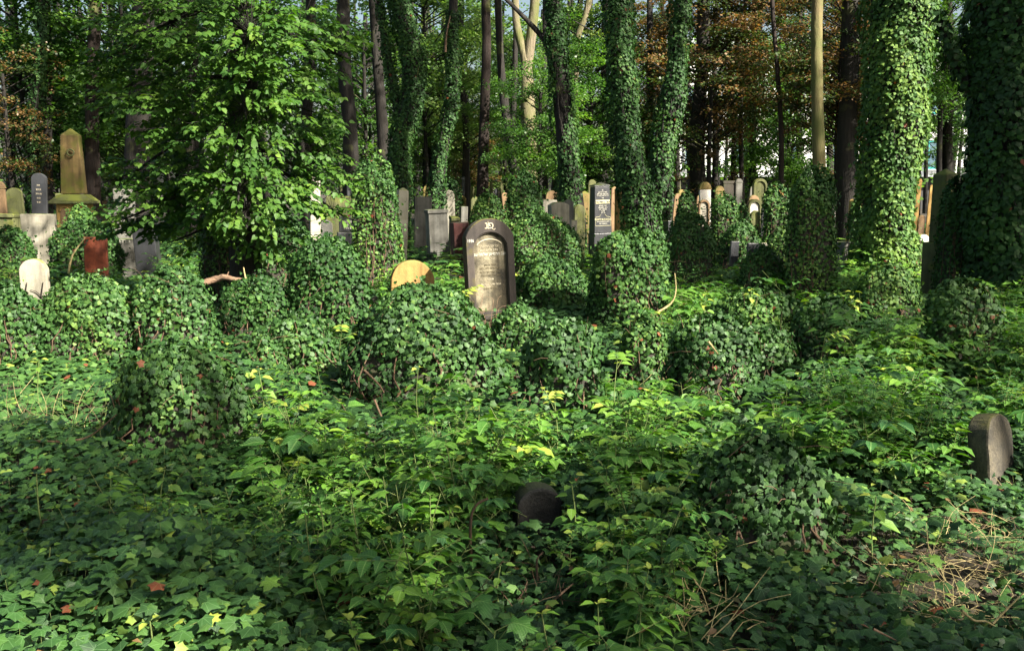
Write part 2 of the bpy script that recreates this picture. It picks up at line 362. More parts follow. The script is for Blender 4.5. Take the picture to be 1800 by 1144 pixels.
def crown_mesh(name, rx, rz, nspray, per, srad, leaf, shell=.55, kind='quad', bias=0.0):
    d = unit(rng.normal(size=(nspray, 3))); r = rng.uniform(shell, 1, nspray) ** .6
    lump = 1 + .22 * np.sin(d[:, 0] * 4 + bias) * np.cos(d[:, 1] * 5 + bias * 2) + .15 * np.sin(d[:, 2] * 6 + bias)
    c = d * (r * lump)[:, None] * [rx, rx, rz]
    pos, tip, nr, sz = spray_set(c, np.array([0, 0, 0.]), per, srad, leaf)
    g = Geo(); tint = np.clip(np.repeat(rng.uniform(.1, .75, nspray), per) + rng.normal(0, .13, len(pos)), 0, 1)
    put(g, kind, pos, tip, nr, sz, tint)
    base = np.stack([c[:, 0] * .06, c[:, 1] * .06, c[:, 2] - np.hypot(c[:, 0], c[:, 1]) * .55], -1); sel = rng.random(nspray) < .6
    strip_tubes(g, base[sel], c[sel], .03, 1)
    return g.mesh(name)
CROWN = {
    'high': [crown_mesh('high_crown', 4.2, 3.8, 62, 80, .85, .165, bias=i * 1.7) for i in range(3)],
    'light': [crown_mesh('light_crown', 2.4, 3.6, 66, 90, .6, .11, .3, bias=i * 2.9) for i in range(3)],
    'maple': [crown_mesh('maple_crown', 2.4, 3.6, 140, 150, .62, .11, .3, bias=i * 2.3) for i in range(3)],
    'dense': [crown_mesh('dense_crown', 4.0, 5.5, 190, 130, 1.0, .17, .35, bias=i) for i in range(3)],
}
def crown(parent, kind, i, loc, m, sc=(1, 1, 1), rz=None):
    me = CROWN[kind][i % 3]
    if len(me.materials) == 0: me.materials.append(M_tree); me.materials.append(M_bark)
    o = bpy.data.objects.new('crown', me); COL.objects.link(o); o.parent = parent; o.location = loc; o.scale = sc
    o.rotation_euler = (0, 0, rng.uniform(0, 6.28) if rz is None else rz); o.material_slots[0].link = 'OBJECT'; o.material_slots[0].material = m
    o['kind'] = 'stuff'; return o

# ------------------------------------------------------------------ ivy on surfaces
def ivy_leaves(pos, nrm, size, geo, kind, spread=.45, up=.45, hang=True, tintc=.35, tints=.17):
    n = len(pos); nn = unit(nrm + np.array([0, 0, up]) + rng.normal(0, spread, (n, 3)))
    tip = np.array([0, 0, -1.]) + rng.normal(0, .55, (n, 3)) if hang else rng.normal(0, 1, (n, 3))
    cl = .12 * np.sin(pos[:, 0] * 3.1 + pos[:, 2] * 2.3) + .1 * np.sin(pos[:, 0] * 7 + pos[:, 1] * 5 + pos[:, 2] * 6)
    tint = np.clip(tintc + cl + rng.normal(0, tints, n), 0, .90); tint[rng.random(n) < .004] = 1.0
    sz = size * rng.uniform(.55, 1.3, n)
    put(geo, kind, pos, tip, nn, sz, tint)
    return tip, nn, sz, tint
_leafmesh = {}
def leaf_mesh(kind, m, tint):
    key = (kind, m.name, round(tint * 5))
    if key not in _leafmesh:
        g = Geo(); V, F = LEAF[kind]; g.add(V, F, np.full(len(F), round(tint * 5) / 5), V); me = g.mesh('leaf'); me.materials.append(m); _leafmesh[key] = me
    return _leafmesh[key]
def leaf_obj(name, kind, m, tint, pos, tip, nrm, size, parent):
    tip = unit(tip); nrm = unit(nrm - tip * (nrm @ tip)); side = np.cross(tip, nrm)
    M = Matrix(((side[0] * size, tip[0] * size, nrm[0] * size, pos[0]), (side[1] * size, tip[1] * size, nrm[1] * size, pos[1]), (side[2] * size, tip[2] * size, nrm[2] * size, pos[2]), (0, 0, 0, 1)))
    o = bpy.data.objects.new(name, leaf_mesh(kind, m, float(tint))); COL.objects.link(o); o.parent = parent; o.matrix_local = M
    return o

# ------------------------------------------------------------------ trees with visible trunks
def tree(pts, d, label, kind='tree', barkm=None, ivy=None, crownspec='high', ci=0, cm=None, forks=(), group=None, top=15.0, name='tree', rough=.05, crown_on=True, leafsz=.066, itint=.35, csc=1.0, coff=(0, 0), barktop=None):
    """pts: [(px, py, width px)] top to bottom at depth d; forks: more trunk limbs given the same way"""
    k = PX(d); base = P(pts[-1][0], pts[-1][1], d); base[2] = 0
    t = empty(name, base); tag(t, label, kind, group)
    def limb(pp, nm, m, extend=True, ground=False):
        q = [P(a, b, d) - base for a, b, c in pp]; r = [max(c * k / 2 - .07, c * k * .36) if ivy else c * k / 2 for a, b, c in pp]
        if extend:
            dirv = unit(q[0] - q[1]); dirv[0] *= .6; dirv = unit(dirv); h = top - q[0][2]
            q = [q[0] + dirv * h / max(dirv[2], .5), q[0] + dirv * h * .5] + q; r = [r[0] * .35, r[0] * .75] + r
        if ground:
            e = q[-1].copy(); e[2] = -.2; q.append(e); r.append(r[-1] * 1.18)
        path = smooth_path(q, 34); rr = np.interp(np.linspace(0, len(r) - 1, 34), range(len(r)), r)
        g = Geo(); tubes(g, path, rr, 16, rough=rough); o = link(nm, g.mesh(nm, True), m, t)
        return path, rr
    paths = [limb(pts, 'trunk', barkm or M_bark, True, True)]
    for fk in forks: paths.append(limb(fk['pts'], 'limb', fk.get('m', barkm or M_bark), fk.get('extend', True)))
    if ivy:
        g = Geo()
        for (path, rr), (zmin, zmax, dens) in zip(paths, ivy):
            L_ = np.linalg.norm(np.diff(path, axis=0), axis=1); cum = np.concatenate([[0], np.cumsum(L_)])
            z = path[:, 2]; ok = (z > zmin) & (z < zmax); lo, hi = cum[ok].min(), cum[ok].max()
            rm = rr[ok].mean(); n = int((hi - lo) * 2 * math.pi * rm / (leafsz ** 2 * .5) * 1.7 * dens); n = min(n, 24000 if d < 14 else 32000)
            s = rng.uniform(lo, hi, n); th = np.where(rng.random(n) < .8, rng.uniform(-math.pi - .3, .3, n), rng.uniform(0, math.pi, n))
            c = np.stack([np.interp(s, cum, path[:, i]) for i in range(3)], -1); r = np.interp(s, cum, rr)
            nd = np.stack([np.cos(th), np.sin(th), np.zeros(n)], -1)
            bump = .035 + .03 * np.sin(th * 3 + s * 2) + .035 * np.sin(th * 2 - s * 3.1) + .02 * np.sin(th * 5 + s * 6)
            pos = c + nd * (r * (1.03 + 1.3 * rough) + .015 + np.maximum(bump, 0) + rng.normal(0, .012, n) + (rng.random(n) < .025) * rng.uniform(.03, .15, n))[:, None]
            if dens < 1:
                pat = np.sin(th * 2 + s * 1.3) + np.sin(s * 2.2 + th) + rng.normal(0, .4, n); kk = pat > (1 - dens) * 1.6 - .8; pos, nd = pos[kk], nd[kk]
            ivy_leaves(pos, nd, leafsz, g, 'ivy6' if d < 14 else 'ivy2', .30, .25, True, itint)
        tag(link('ivy', g.mesh('ivy'), M_ivyf, t), kind='stuff')
        # ivy stems that climb the trunk
        g = Geo(); path, rr = paths[0]
        for i in range(5):
            a0 = rng.uniform(-2.6, -.5); idx = np.arange(14, 33); aa = a0 + .3 * np.sin(idx * .5 + i) + np.linspace(0, rng.normal(0, .6), len(idx))
            tubes(g, path[idx] + np.stack([np.cos(aa), np.sin(aa), 0 * aa], -1) * (rr[idx] * 1.05 + .03)[:, None], np.full(len(idx), .014), 5)
        link('ivy_stem', g.mesh('ivy_stem'), M_bark, t)
    if crown_on:
        p0 = paths[0][0][0]
        csc *= .85; crown(t, crownspec, ci, (p0[0] + coff[0], p0[1] + coff[1], top + 1.0), cm or M_tree, (csc, csc, csc * .9))
    return t

# ------------------------------------------------------------------ gravestones
def extrude(name, outline, y0, y1, m, parent, bev=.012, taper=None):
    """outline: (x, z) counter-clockwise seen from the front (-y); y0 is the front"""
    n = len(outline); v = [(x, y0, z) for x, z in outline] + [(x, y1, z) for x, z in outline]
    f = [tuple(range(n)), tuple(range(2 * n - 1, n - 1, -1))] + [(i, i + n, (i + 1) % n + n, (i + 1) % n) for i in range(n)]
    f = [tuple(reversed(q)) if i > 1 else q for i, q in enumerate(f)]
    me = mesh_from(name, v, f); o = link(name, me, m, parent); 
    import bmesh
    b = bmesh.new(); b.from_mesh(me); bmesh.ops.recalc_face_normals(b, faces=b.faces); b.to_mesh(me); b.free()
    if bev: bevel(o, bev)
    return o
def arch(w_, h, rise, z0=0, n=14, shoulder=0.0, cx=0.0):
    """rectangle with a circular-segment top"""
    a = w_ / 2 - shoulder; rise = min(rise, a); Rr = (a * a + rise * rise) / (2 * rise); cz = h - Rr; t0 = math.asin(min(1, a / Rr))
    top = [(cx + Rr * math.sin(t), cz + Rr * math.cos(t)) for t in np.linspace(t0, -t0, n)]
    pts = [(cx - w_ / 2, z0), (cx + w_ / 2, z0)]
    if shoulder: pts += [(cx + w_ / 2, h - rise)]
    pts += top
    if shoulder: pts += [(cx - w_ / 2, h - rise)]
    return pts
def rough_stone(o, amt=.008, seed=0):
    """chips and waves the outline a little so that edges are not ruler straight"""
    o.modifiers.clear()
    import bmesh
    from mathutils import noise
    b = bmesh.new(); b.from_mesh(o.data)
    bmesh.ops.bevel(b, geom=[e for e in b.edges if len(e.link_faces) == 2 and e.calc_face_angle(0) > .6], offset=.014, segments=2, affect='EDGES', profile=.6)
    bmesh.ops.triangulate(b, faces=[f for f in b.faces if len(f.verts) > 4])
    for _ in range(2):
        es = [e for e in b.edges if e.calc_length() > .11]
        if es: bmesh.ops.subdivide_edges(b, edges=es, cuts=2 if _ == 0 else 1)
        bmesh.ops.triangulate(b, faces=[f for f in b.faces if len(f.verts) > 4])
    for v in b.verts:
        q = v.co * 4 + Vector((seed, seed * 2, 0)); v.co += Vector(noise.noise_vector(q)) * amt + Vector(noise.noise_vector(q * 4)) * amt * .45
    b.to_mesh(o.data); b.free(); return o
def obelisk_mesh(name, w0, w1, d0, d1, z0, z1, ztip, m, parent, bev=.01):
    v = [(sx * w0 / 2, sy * d0 / 2, z0) for sx, sy in ((-1, -1), (1, -1), (1, 1), (-1, 1))] + [(sx * w1 / 2, sy * d1 / 2, z1) for sx, sy in ((-1, -1), (1, -1), (1, 1), (-1, 1))] + [(0, 0, ztip)]
    f = [(3, 2, 1, 0), (0, 1, 5, 4), (1, 2, 6, 5), (2, 3, 7, 6), (3, 0, 4, 7), (4, 5, 8), (5, 6, 8), (6, 7, 8), (7, 4, 8)]
    o = link(name, mesh_from(name, v, f), m, parent)
    if bev: bevel(o, bev)
    return o
def text(s, size, loc, m, parent, name='inscription', squeeze=1.0, rotz=0.0, rnd=0.0):
    cu = bpy.data.curves.new('t', 'FONT'); cu.body = s; cu.size = size; cu.align_x = 'CENTER'; cu.resolution_u = 2; cu.extrude = .003
    tmp = bpy.data.objects.new('t', cu); COL.objects.link(tmp); dg = bpy.context.evaluated_depsgraph_get(); dg.update()
    me = bpy.data.meshes.new_from_object(tmp.evaluated_get(dg)); bpy.data.objects.remove(tmp); bpy.data.curves.remove(cu)
    me.name = name; me.materials.clear(); o = link(name, me, m, parent)
    o.location = loc; o.rotation_euler = (math.pi / 2, rotz, 0); o.scale = (squeeze, 1, 1); return o
def rev(s): return s[::-1]

def grave(kind, x0, x1, yt, yb, m, label, d=None, rz=22, depth=None, tilt=(0, 0), group=None, cat='gravestone', plinth=None, m2=None, arcf=.5, name=None, rough=False, bev=.014, plinth_px=None, panel=None):
    d = d or dist(yb); k = PX(d); a = R(rz); xc = (x0 + x1) / 2; Wp = (x1 - x0) * k
    dep = depth or min(.22, Wp * .3); W = max((Wp - dep * abs(math.sin(a))) / math.cos(a), Wp * .5)
    if kind in ('obelisk', 'pillar'): dep = W = Wp / (abs(math.cos(a)) + abs(math.sin(a)) * .8) ; dep *= .8
    H = P(xc, yt, d)[2]; p = P(xc, yb, d); g0 = float(gz(p[0], d))
    e = empty(name or ('obelisk' if kind == 'obelisk' else 'gravestone'), (p[0], d, g0 - .05), a, (R(tilt[0]), R(tilt[1]))); H += .05 - g0
    tag(e, label, 'obelisk' if kind == 'obelisk' else cat, group)
    zb = 0
    if tilt == (0, 0): e.rotation_euler = (R(random.gauss(0, 1.6)), R(random.gauss(0, 1.8)), a)
    rough = rough or kind in ('round', 'segment', 'slab', 'gable')
    if plinth_px:
        zb = P(xc, plinth_px, d)[2] + .05 - g0
        b = extrude('plinth', [(-W * .62, 0), (W * .62, 0), (W * .62, zb - .003), (-W * .62, zb - .003)], -dep * .8, dep * .8, m2 or m, e, .02)
    if kind == 'round': o = extrude('slab', arch(W, H, W / 2 * arcf * 2 if arcf < .5 else W / 2, zb), -dep / 2, dep / 2, m, e, bev)
    elif kind == 'segment': o = extrude('slab', arch(W, H, W * arcf * .5, zb), -dep / 2, dep / 2, m, e, bev)
    elif kind == 'slab': o = extrude('slab', [(-W / 2, zb), (W / 2, zb), (W / 2, H), (-W / 2, H)], -dep / 2, dep / 2, m, e, bev)
    elif kind == 'gable': o = extrude('slab', [(-W / 2, zb), (W / 2, zb), (W / 2, H - W * .25), (0, H), (-W / 2, H - W * .25)], -dep / 2, dep / 2, m, e, bev)
    elif kind in ('obelisk', 'pillar'): o = obelisk_mesh('shaft', W, W * (.78 if kind == 'obelisk' else .96), dep, dep * .85, zb, H - W * .28, H, m, e, bev)
    elif kind == 'capped':
        o = extrude('block', [(-W / 2, zb), (W / 2, zb), (W / 2, H - .085), (-W / 2, H - .085)], -dep / 2, dep / 2, m, e, bev)
        extrude('cap', [(-W * .53, H - .083), (W * .53, H - .083), (W * .55, H - .03), (W * .5, H), (-W * .5, H), (-W * .55, H - .03)], -dep * .58, dep * .58, m2 or m, e, .01)
    elif kind == 'dome':          # pillar with a cornice and a rounded head above it
        zc = H - W * .55
        o = extrude('slab', [(-W * .43, zb), (W * .43, zb), (W * .43, zc), (-W * .43, zc)], -dep * .42, dep * .42, m, e, bev)
        extrude('cornice', [(-W * .5, zc + .002), (W * .5, zc + .002), (W * .5, zc + W * .1), (-W * .5, zc + W * .1)], -dep / 2, dep / 2, m2 or m, e, .012)
        extrude('rounded_head', arch(W * .88, H, W * .44, zc + W * .102), -dep * .46, dep * .46, m2 or m, e, .014)
    elif kind == 'tablet':        # rounded slab with a raised frame round a sunk panel
        fr = W * .13; rec = .045; ye = -dep / 2
        o = extrude('slab', arch(W, H, W / 2 * arcf * 2, zb), ye + rec, dep / 2, m, e, bev)
        out = arch(W, H, W / 2 * arcf * 2, zb, 20); inn = arch(W - 2 * fr, H - fr * 1.35, (W - 2 * fr) / 2 * min(1, arcf * 2.1), zb + fr * 1.1, 20)
        n = len(out); v = [(x, ye, z) for x, z in out] + [(x, ye, z) for x, z in inn] + [(x, ye + rec - .001, z) for x, z in out] + [(x, ye + rec - .001, z) for x, z in inn]
        f = []
        for i in range(n):
            j = (i + 1) % n; f += [(i, j, j + n, i + n), (i + n, j + n, j + 3 * n, i + 3 * n), (j, i, i + 2 * n, j + 2 * n)]
        link('frame', mesh_from('frame', v, f), m2 or m, e)
        sh = [(x * .985, zb + fr * 1.1 + (z - zb - fr * 1.1) * .99 + .004) for x, z in inn]
        link('panel', mesh_from('panel', [(x, ye + rec - .006, z) for x, z in sh], [tuple(range(len(sh)))]), panel or m, e)
    if rough: rough_stone(o, seed=x0)
    return e, dict(W=W, H=H, dep=dep, zb=zb, d=d)

def finger_rows(e, W, z1, z0, rows, y, m, size, sq=.8, lens=(9, 13)):
    """rows of small square-script letters"""
    L_ = 'אבגדהוזחטיכלמנסעפצקרשת'
    for i in range(rows):
        z = z1 - (z1 - z0) * i / max(rows - 1, 1); n = random.randint(*lens); s = ''
        for j in range(n): s += random.choice(L_) if random.random() > .18 else ' '
        text(s, size, (0, y, z), m, e, squeeze=sq)

def stones():
    # -------- the large arched headstone in the middle
    d = 11.9; k = PX(d); e = empty('headstone', (P(863, 552, d)[0] + .02, d, .0), R(16), (R(-2), R(-2.4))); tag(e, 'large blackened arched headstone with a pale sunken panel of worn square lettering', 'gravestone')
    W, dep = .59, .20; H = P(860, 387, d)[2] + .02; z0 = .02
    def outl(w_, h, z0_, rise, n=22): return arch(w_, h, rise, z0_, n)
    ye = -dep / 2; rec = .055
    zb = .27
    ox = outl(W, H, zb - .02, .21); sh = .02
    o = extrude('slab', arch(W - .004, H - .003, .21, zb - .02, 22), ye + rec, dep / 2, M_blackst, e, .012)
    iw = W - .165; inn = arch(iw, H - .155, .155, zb + .02, 22); out = arch(W, H, .21, zb - .02, 22)
    n = len(out); b1 = .012
    inn2 = [(x * .94, zb + .02 + (z - zb - .02) * .975 + .008) for x, z in inn]
    mid = [(x * .975, zb + .02 + (z - zb - .02) * .99 + .002) for x, z in inn]
    rings = [(out, ye + rec - .001), (out, ye + b1), ([(x * .975, z - .006 if z > 1 else z) for x, z in out], ye), (inn, ye), (mid, ye + b1), (inn2, ye + b1 * 1.2), (inn2, ye + rec - .001)]
    v = [(x, y, z) for o_, y in rings for x, z in o_]; f = []
    for r in range(len(rings) - 1):
        for i in range(n):
            j = (i + 1) % n; f.append((r * n + i, r * n + j, (r + 1) * n + j, (r + 1) * n + i))
    link('arched_frame', mesh_from('arched_frame', v, f), M_blackst, e)
    pan = arch(iw * .94, H - .172, .14, zb + .03, 22)
    link('inscription_panel', mesh_from('inscription_panel', [(x, ye + rec - .012, z) for x, z in pan], [tuple(range(len(pan)))]), M_panel, e)
    arcv = [(.16 * math.sin(t), H - .335 + .16 * math.cos(t) * .55) for t in np.linspace(-1.25, 1.25, 12)]
    g = Geo(); tubes(g, np.array([(x, ye + rec - .014, z) for x, z in arcv]), np.full(12, .006), 5); link('arc_moulding', g.mesh('arc_moulding'), M_letter_b, e)
    extrude('base', [(-W * .52, -.1), (W * .52, -.1), (W * .52, zb - .085), (-W * .52, zb - .085)], ye - .05, dep / 2 + .04, M_blackst, e, .015)
    extrude('sill', [(-W * .47, zb - .083), (W * .47, zb - .083), (W * .45, zb - .022), (-W * .45, zb - .022)], ye - .03, dep / 2, M_blackst, e, .012)
    yy = ye + rec - .0135
    text(rev('פנ'), .115, (.0, ye - .001, H - .118), M_letter_b, e, squeeze=1.0)
    g = Geo(); tubes(g, np.array([(-.012, ye - .002, H - .03), (-.010, ye - .003, H - .125)]), [.003, .004], 4); tubes(g, np.array([(.035, ye - .002, H - .125), (.06, ye - .002, H - .135), (.075, ye - .002, H - .12)]), [.004] * 3, 4); link('carved_stroke', g.mesh('carved_stroke'), M_letter_b, e)
    text('1936', .052, (-W / 2 + .058, ye - .001, H - .27), M_letter_w, e, squeeze=.8)
    rows = [('ובר יקר רוח ונבון', .036, .34, M_letter_b), ('צדיק תמים מעש', .036, .385, M_letter_b), ('מאנב הרמאנן שלמה ענש', .048, .437, M_letter_w), ('בן ר יעקב', .038, .482, M_letter_b), ('נפטר ח סיון', .034, .56, M_letter_d), ('שנת תרצו לפק ביום', .036, .60, M_letter_d), ('והלך בדרך ישר כל ימיו', .03, .645, M_letter_d), ('אשת חיל עטרת בעלה', .03, .685, M_letter_d), ('תנצבה', .034, .73, M_letter_b), ('ועשה צדקה בכל עת', .032, .79, M_letter_b), ('שלום על משכבו', .03, .84, M_letter_d)]
    for s, sz, dz, m in rows: text(rev(s), sz, (random.uniform(-.01, .01), yy, H - dz), m, e, squeeze=.92)
    # dead creeper stems hanging on its foot
    t = tag(empty('dead_creeper', (P(845, 545, d)[0], d - .22, .12)), 'pale dead creeper stems hanging at the foot of the large arched headstone', 'creeper')
    g = Geo()
    for i in range(9):
        x = rng.uniform(-.22, .3); h = rng.uniform(.12, .42); pts = smooth_path([(x, -.02, -.1), (x + rng.normal(0, .03), -.03, h * .5), (x + rng.normal(0, .06), 0, h), (x + rng.normal(0, .12), .02, h * 1.1)], 8); tubes(g, pts, np.linspace(.0035, .0015, 8), 5)
    link('stem', g.mesh('stem'), M_wood, t)

    # -------- obelisk on the left
    d = 24; k = PX(d); e = tag(empty('obelisk', (P(134, 400, d)[0], d, 0), R(8)), 'tall yellow sandstone obelisk with mossy head standing on a corniced pedestal', 'obelisk')
    Z = lambda py: P(134, py, d)[2]
    obelisk_mesh('shaft', 38 * k, 30 * k, 26 * k, 21 * k, Z(341), Z(238), Z(225), M_mossy, e, .02)
    o = obelisk_mesh('flared_cap', 66 * k, 44 * k, 60 * k, 40 * k, Z(353), Z(342), Z(341.5), M_green, e, .01)
    box('cornice', -35 * k, 35 * k, -31 * k, 31 * k, Z(358), Z(353.2), M_green, e, .012)
    box('pedestal', -25 * k, 25 * k, -23 * k, 23 * k, 0.1, Z(358.2), M_ochre, e, .02)
    box('foot', -31 * k, 31 * k, -28 * k, 28 * k, -.1, .4, M_green, e, .02)
    for sx in (-1, 1):
        ol = arch(14 * k, 14 * k, 7 * k, -.3, 12); v = [(x + sx * 11 * k, -23 * k - .012, z + Z(378)) for x, z in ol] ; link('arched_panel', mesh_from('arched_panel', v, [tuple(range(len(v)))]), M_brown, e)
        g = Geo(); tubes(g, np.array([(sx * 11 * k + 8 * k * math.sin(t), -23 * k - .02, Z(371) + 8 * k * math.cos(t)) for t in np.linspace(-1.5, 1.5, 10)]), np.full(10, .022), 6); link('arch_moulding', g.mesh('arch_moulding'), M_ochre, e)
    g = Geo(); tubes(g, np.array([(.03 + .075 * math.cos(t), -15.6 * k, Z(269) + .075 * math.sin(t)) for t in np.linspace(0, 6.28, 13)]), np.full(13, .02), 6); link('wreath', g.mesh('wreath'), M_green, e)

    G = grave
    G('slab', 41, 99, 376, 440, M_white, 'pale square gravestone slab in front of the yellow obelisk, leaf shadows on it', rz=10, depth=.16, d=20, rough=True)
    e, q = G('round', 43, 91, 455, 548, M_white, 'small pale round-topped gravestone with rusty dead creeper stems near the left edge', rz=8, depth=.13, rough=True, arcf=.5)
    g = Geo()
    for x0_, s in ((-.10, 1), (.09, 1), (.12, .6)):
        pts = smooth_path([(x0_, -.075, .05), (x0_ + .02, -.078, .3 * s), (x0_ - .015, -.08, .5 * s), (x0_ + .03, -.08, .75 * s)], 12); tubes(g, pts, np.linspace(.012, .004, 12), 5, rough=.3)
    tubes(g, smooth_path([(-.04, -.08, .66), (.05, -.085, .62), (.12, -.08, .5)], 8), np.linspace(.003, .007, 8), 5)
    link('dead_stem', g.mesh('dead_stem'), bpy.data.materials['reddish_bark'], e)
    e, q = G('round', 54, 80, 304, 375, M_dkgrey, 'slim grey obelisk-like gravestone with rounded top behind the pale square slab', d=27, rz=6, arcf=.35)
    finger_rows(e, q['W'], q['H'] - .35, q['H'] - .8, 5, -q['dep'] / 2 - .001, M_letter_b, .07, .5, (6, 8))
    G('round', 20, 48, 330, 380, M_green, 'mossy round-topped gravestone in shade between the dome and the slim grey stone', d=26, rz=5, arcf=.35)
    G('dome', -8, 18, 318, 392, M_brown, 'dark domed brown gravestone cut by the left edge of the picture', d=25, rz=8)
    G('capped', -6, 30, 376, 420, M_green, 'low mossy tomb block at the left edge below the domed stone', d=23, rz=4, depth=.5)
    G('capped', 100, 112, 340, 390, M_green, 'narrow dark stone post just left of the obelisk pedestal', d=28)
    e, q = G('slab', 150, 190, 416, 480, M_red, 'red granite gravestone showing between leaves of dark ivy', rz=10, d=16.5, rough=True)
    G('slab', 202, 238, 332, 420, M_grey, 'tall grey gravestone half hidden behind drooping lime leaves', d=20, rz=12)
    e, q = G('slab', 206, 240, 420, 445, M_grey, 'low grey granite base with pale lettering under the lime branches', d=18.5, rz=8, depth=.3)
    finger_rows(e, q['W'], q['H'] - .06, q['H'] - .06, 1, -q['dep'] / 2 - .001, M_letter_w, .09, .6, (6, 7))
    G('capped', 243, 286, 388, 452, M_dkgrey, 'dark stone pillar in deep shade below the lime tree', d=17.5, rz=10, depth=.4)
    G('slab', 424, 431, 447, 488, M_white, 'thin pale stone post in front of the lime tree ivy mound', d=14.5, rz=0, depth=.04)
    # -------- left middle
    G('pillar', 541, 563, 303, 420, M_white, 'weathered pale stone post behind the tips of the lime branches', d=19, rz=20, rough=True)
    G('slab', 573, 626, 345, 405, M_green, 'wide pale green mossy slab behind the lettered dark stone', d=24, rz=10, depth=.3)
    G('pillar', 609, 624, 320, 400, M_dkgrey, 'slim black pillar with pointed top behind the wide mossy slab', d=27, rz=18)
    e, q = G('slab', 594, 626, 380, 428, M_dkgrey, 'dark granite gravestone with small pale lettering left of the tall ivy column', d=19.5, rz=12, depth=.2, plinth_px=408)
    finger_rows(e, q['W'], q['H'] - .13, q['H'] - .25, 3, -q['dep'] / 2 - .001, M_letter_w, .06, .6, (6, 8))
    G('round', 563, 585, 386, 420, M_bright, 'low white rounded stone beside the weathered pale post', d=21, rz=10)
    G('pillar', 690, 714, 329, 425, M_white, 'pale slim obelisk just right of the tall ivy column', d=19.5, rz=25, rough=True)
    G('capped', 750, 791, 368, 412, M_grey, 'square grey stone block with a moulded lid left of the large arched headstone', d=22.5, rz=18, depth=.35)
    G('slab', 792, 832, 391, 416, M_dkred, 'low dark red slab between the lidded block and the large headstone', d=21.5, rz=12, depth=.6)
    G('dome', 735, 758, 324, 374, M_mossy, 'yellow domed gravestone lit by the sun beside the ivy trunk', d=31, rz=15)
    G('slab', 726, 757, 346, 390, M_grey, 'grey streaked slab in front of the yellow domed gravestone', d=28, rz=10)
    G('dome', 807, 822, 344, 384, M_mossy, 'small bright yellow domed gravestone between two trunks', d=31, rz=15)
    G('slab', 804, 820, 363, 386, M_grey, 'small grey box-shaped stone below the small yellow dome', d=29, rz=15, depth=.3)
    G('capped', 786, 806, 381, 396, M_green, 'low mossy tomb lid behind the dark red slab', d=25, rz=10, depth=.5)
    G('round', 780, 801, 334, 386, M_white, 'pale carved gravestone framed by ivy right of the trunk', d=30, rz=10)
    G('round', 826, 842, 346, 392, M_green, 'dark green round-topped stone just left of the ivy ball', d=28, rz=10)
    for i, (a, b, c, mm, kd, lb) in enumerate([(862, 868, 319, M_green, 'pillar', 'thin upright stone just right of the dark trunk, distant'), (872, 878, 332, M_dkgrey, 'slab', 'short dark distant stone between two thin upright stones'), (883, 889, 318, M_green, 'pillar', 'second thin upright distant stone left of the ivy ball on a pillar'), (810, 816, 310, M_dkgrey, 'pillar', 'distant blue-grey thin stone above the small yellow dome'), (824, 832, 327, M_green, 'pillar', 'distant mossy stone post left of the dark bare trunk'), (836, 843, 331, M_core, 'round', 'distant dark rounded stone beside the bare trunk'), (818, 823, 325, M_brown, 'round', 'distant small brown rounded stone above the yellow dome'), (878, 883, 336, M_core, 'round', 'tiny dark stone at the foot of the thin upright stones')]):
        G(kd, a, b, c, 392, mm, lb, d=40, rz=12, group='thin distant gravestones among the trunks')
    G('round', 892, 904, 338, 398, M_brown, 'reddish leaning stone showing right of the low ivy ball', d=24, rz=24, tilt=(0, -6))
    G('round', 954, 977, 335, 380, M_brown, 'rust brown rounded gravestone behind the pale slab pair', d=28, rz=15, arcf=.4)
    G('slab', 948, 975, 351, 392, M_white, 'pale mossy square slab left of the greenish rounded slab', d=23.5, rz=18, rough=True)
    G('segment', 965, 1003, 355, 400, M_white, 'greenish pale slab with softly rounded top at the centre', d=21.5, rz=20, arcf=.35, rough=True, depth=.25)
    G('gable', 988, 1008, 350, 405, M_grey, 'grey stone with pointed top behind the greenish rounded slab', d=22.5, rz=25)
    G('slab', 1000, 1012, 387, 410, M_white, 'small pale block below the grey pointed stone', d=21, rz=20)
    G('segment', 1004, 1028, 360, 410, M_green, 'dark mossy leaning slab right of the grey pointed stone', d=23, rz=35, arcf=.8)
    # -------- black obelisk-like stone
    d = 19.5; k = PX(d); e = tag(empty('headstone', (P(1057, 420, d)[0], d, 0), R(20), (0, R(-1.5))), 'black granite pillar gravestone with pale lettering and a gilt name bar', 'gravestone')
    Z = lambda py: P(1057, py, d)[2] + .05
    W0, W1 = 33 * k, 28 * k; dp = 24 * k
    obelisk_mesh('shaft', W0, W1, dp, dp * .85, Z(414), Z(333), Z(333) + .006, M_dkgrey, e, .006)
    obelisk_mesh('pointed_cap', W1 * 1.08, W1 * 1.08, dp * .93, dp * .93, Z(332.5), Z(330.5), Z(325), M_dkgrey, e, .004)
    box('plinth', -W0 * .54, W0 * .54, -dp * .55, dp * .55, -.1, Z(414.2), M_dkgrey, e, .008)
    yt_, yb_ = -dp * .85 / 2, -dp / 2
    def yf(py): return yt_ + (yb_ - yt_) * (py - 333) / 81 - .004
    def T(s, size, py, m, sq=.85, x=0): o = text(s, size, (x, yf(py), Z(py)), m, e, squeeze=sq); o.rotation_euler = (math.pi / 2 - .02, 0, 0); return o
    T(rev('פנ'), .04, 340, M_letter_w)
    for s, py in (('איש יקר רוח ונבון', 343.5), ('הולך תמים ופועל צדק', 346.7), ('ירא אלהים כל ימיו ה ה', 349.6), ('מוה', 353.5)): T(rev(s), .034, py, M_letter_w, .8)
    ybar = yf(360) - .002
    v = [(-W1 * .47, yf(362.3) - .002, Z(362.3)), (W1 * .47, yf(362.3) - .002, Z(362.3)), (W1 * .47, yf(356) - .002, Z(356)), (-W1 * .47, yf(356) - .002, Z(356))]
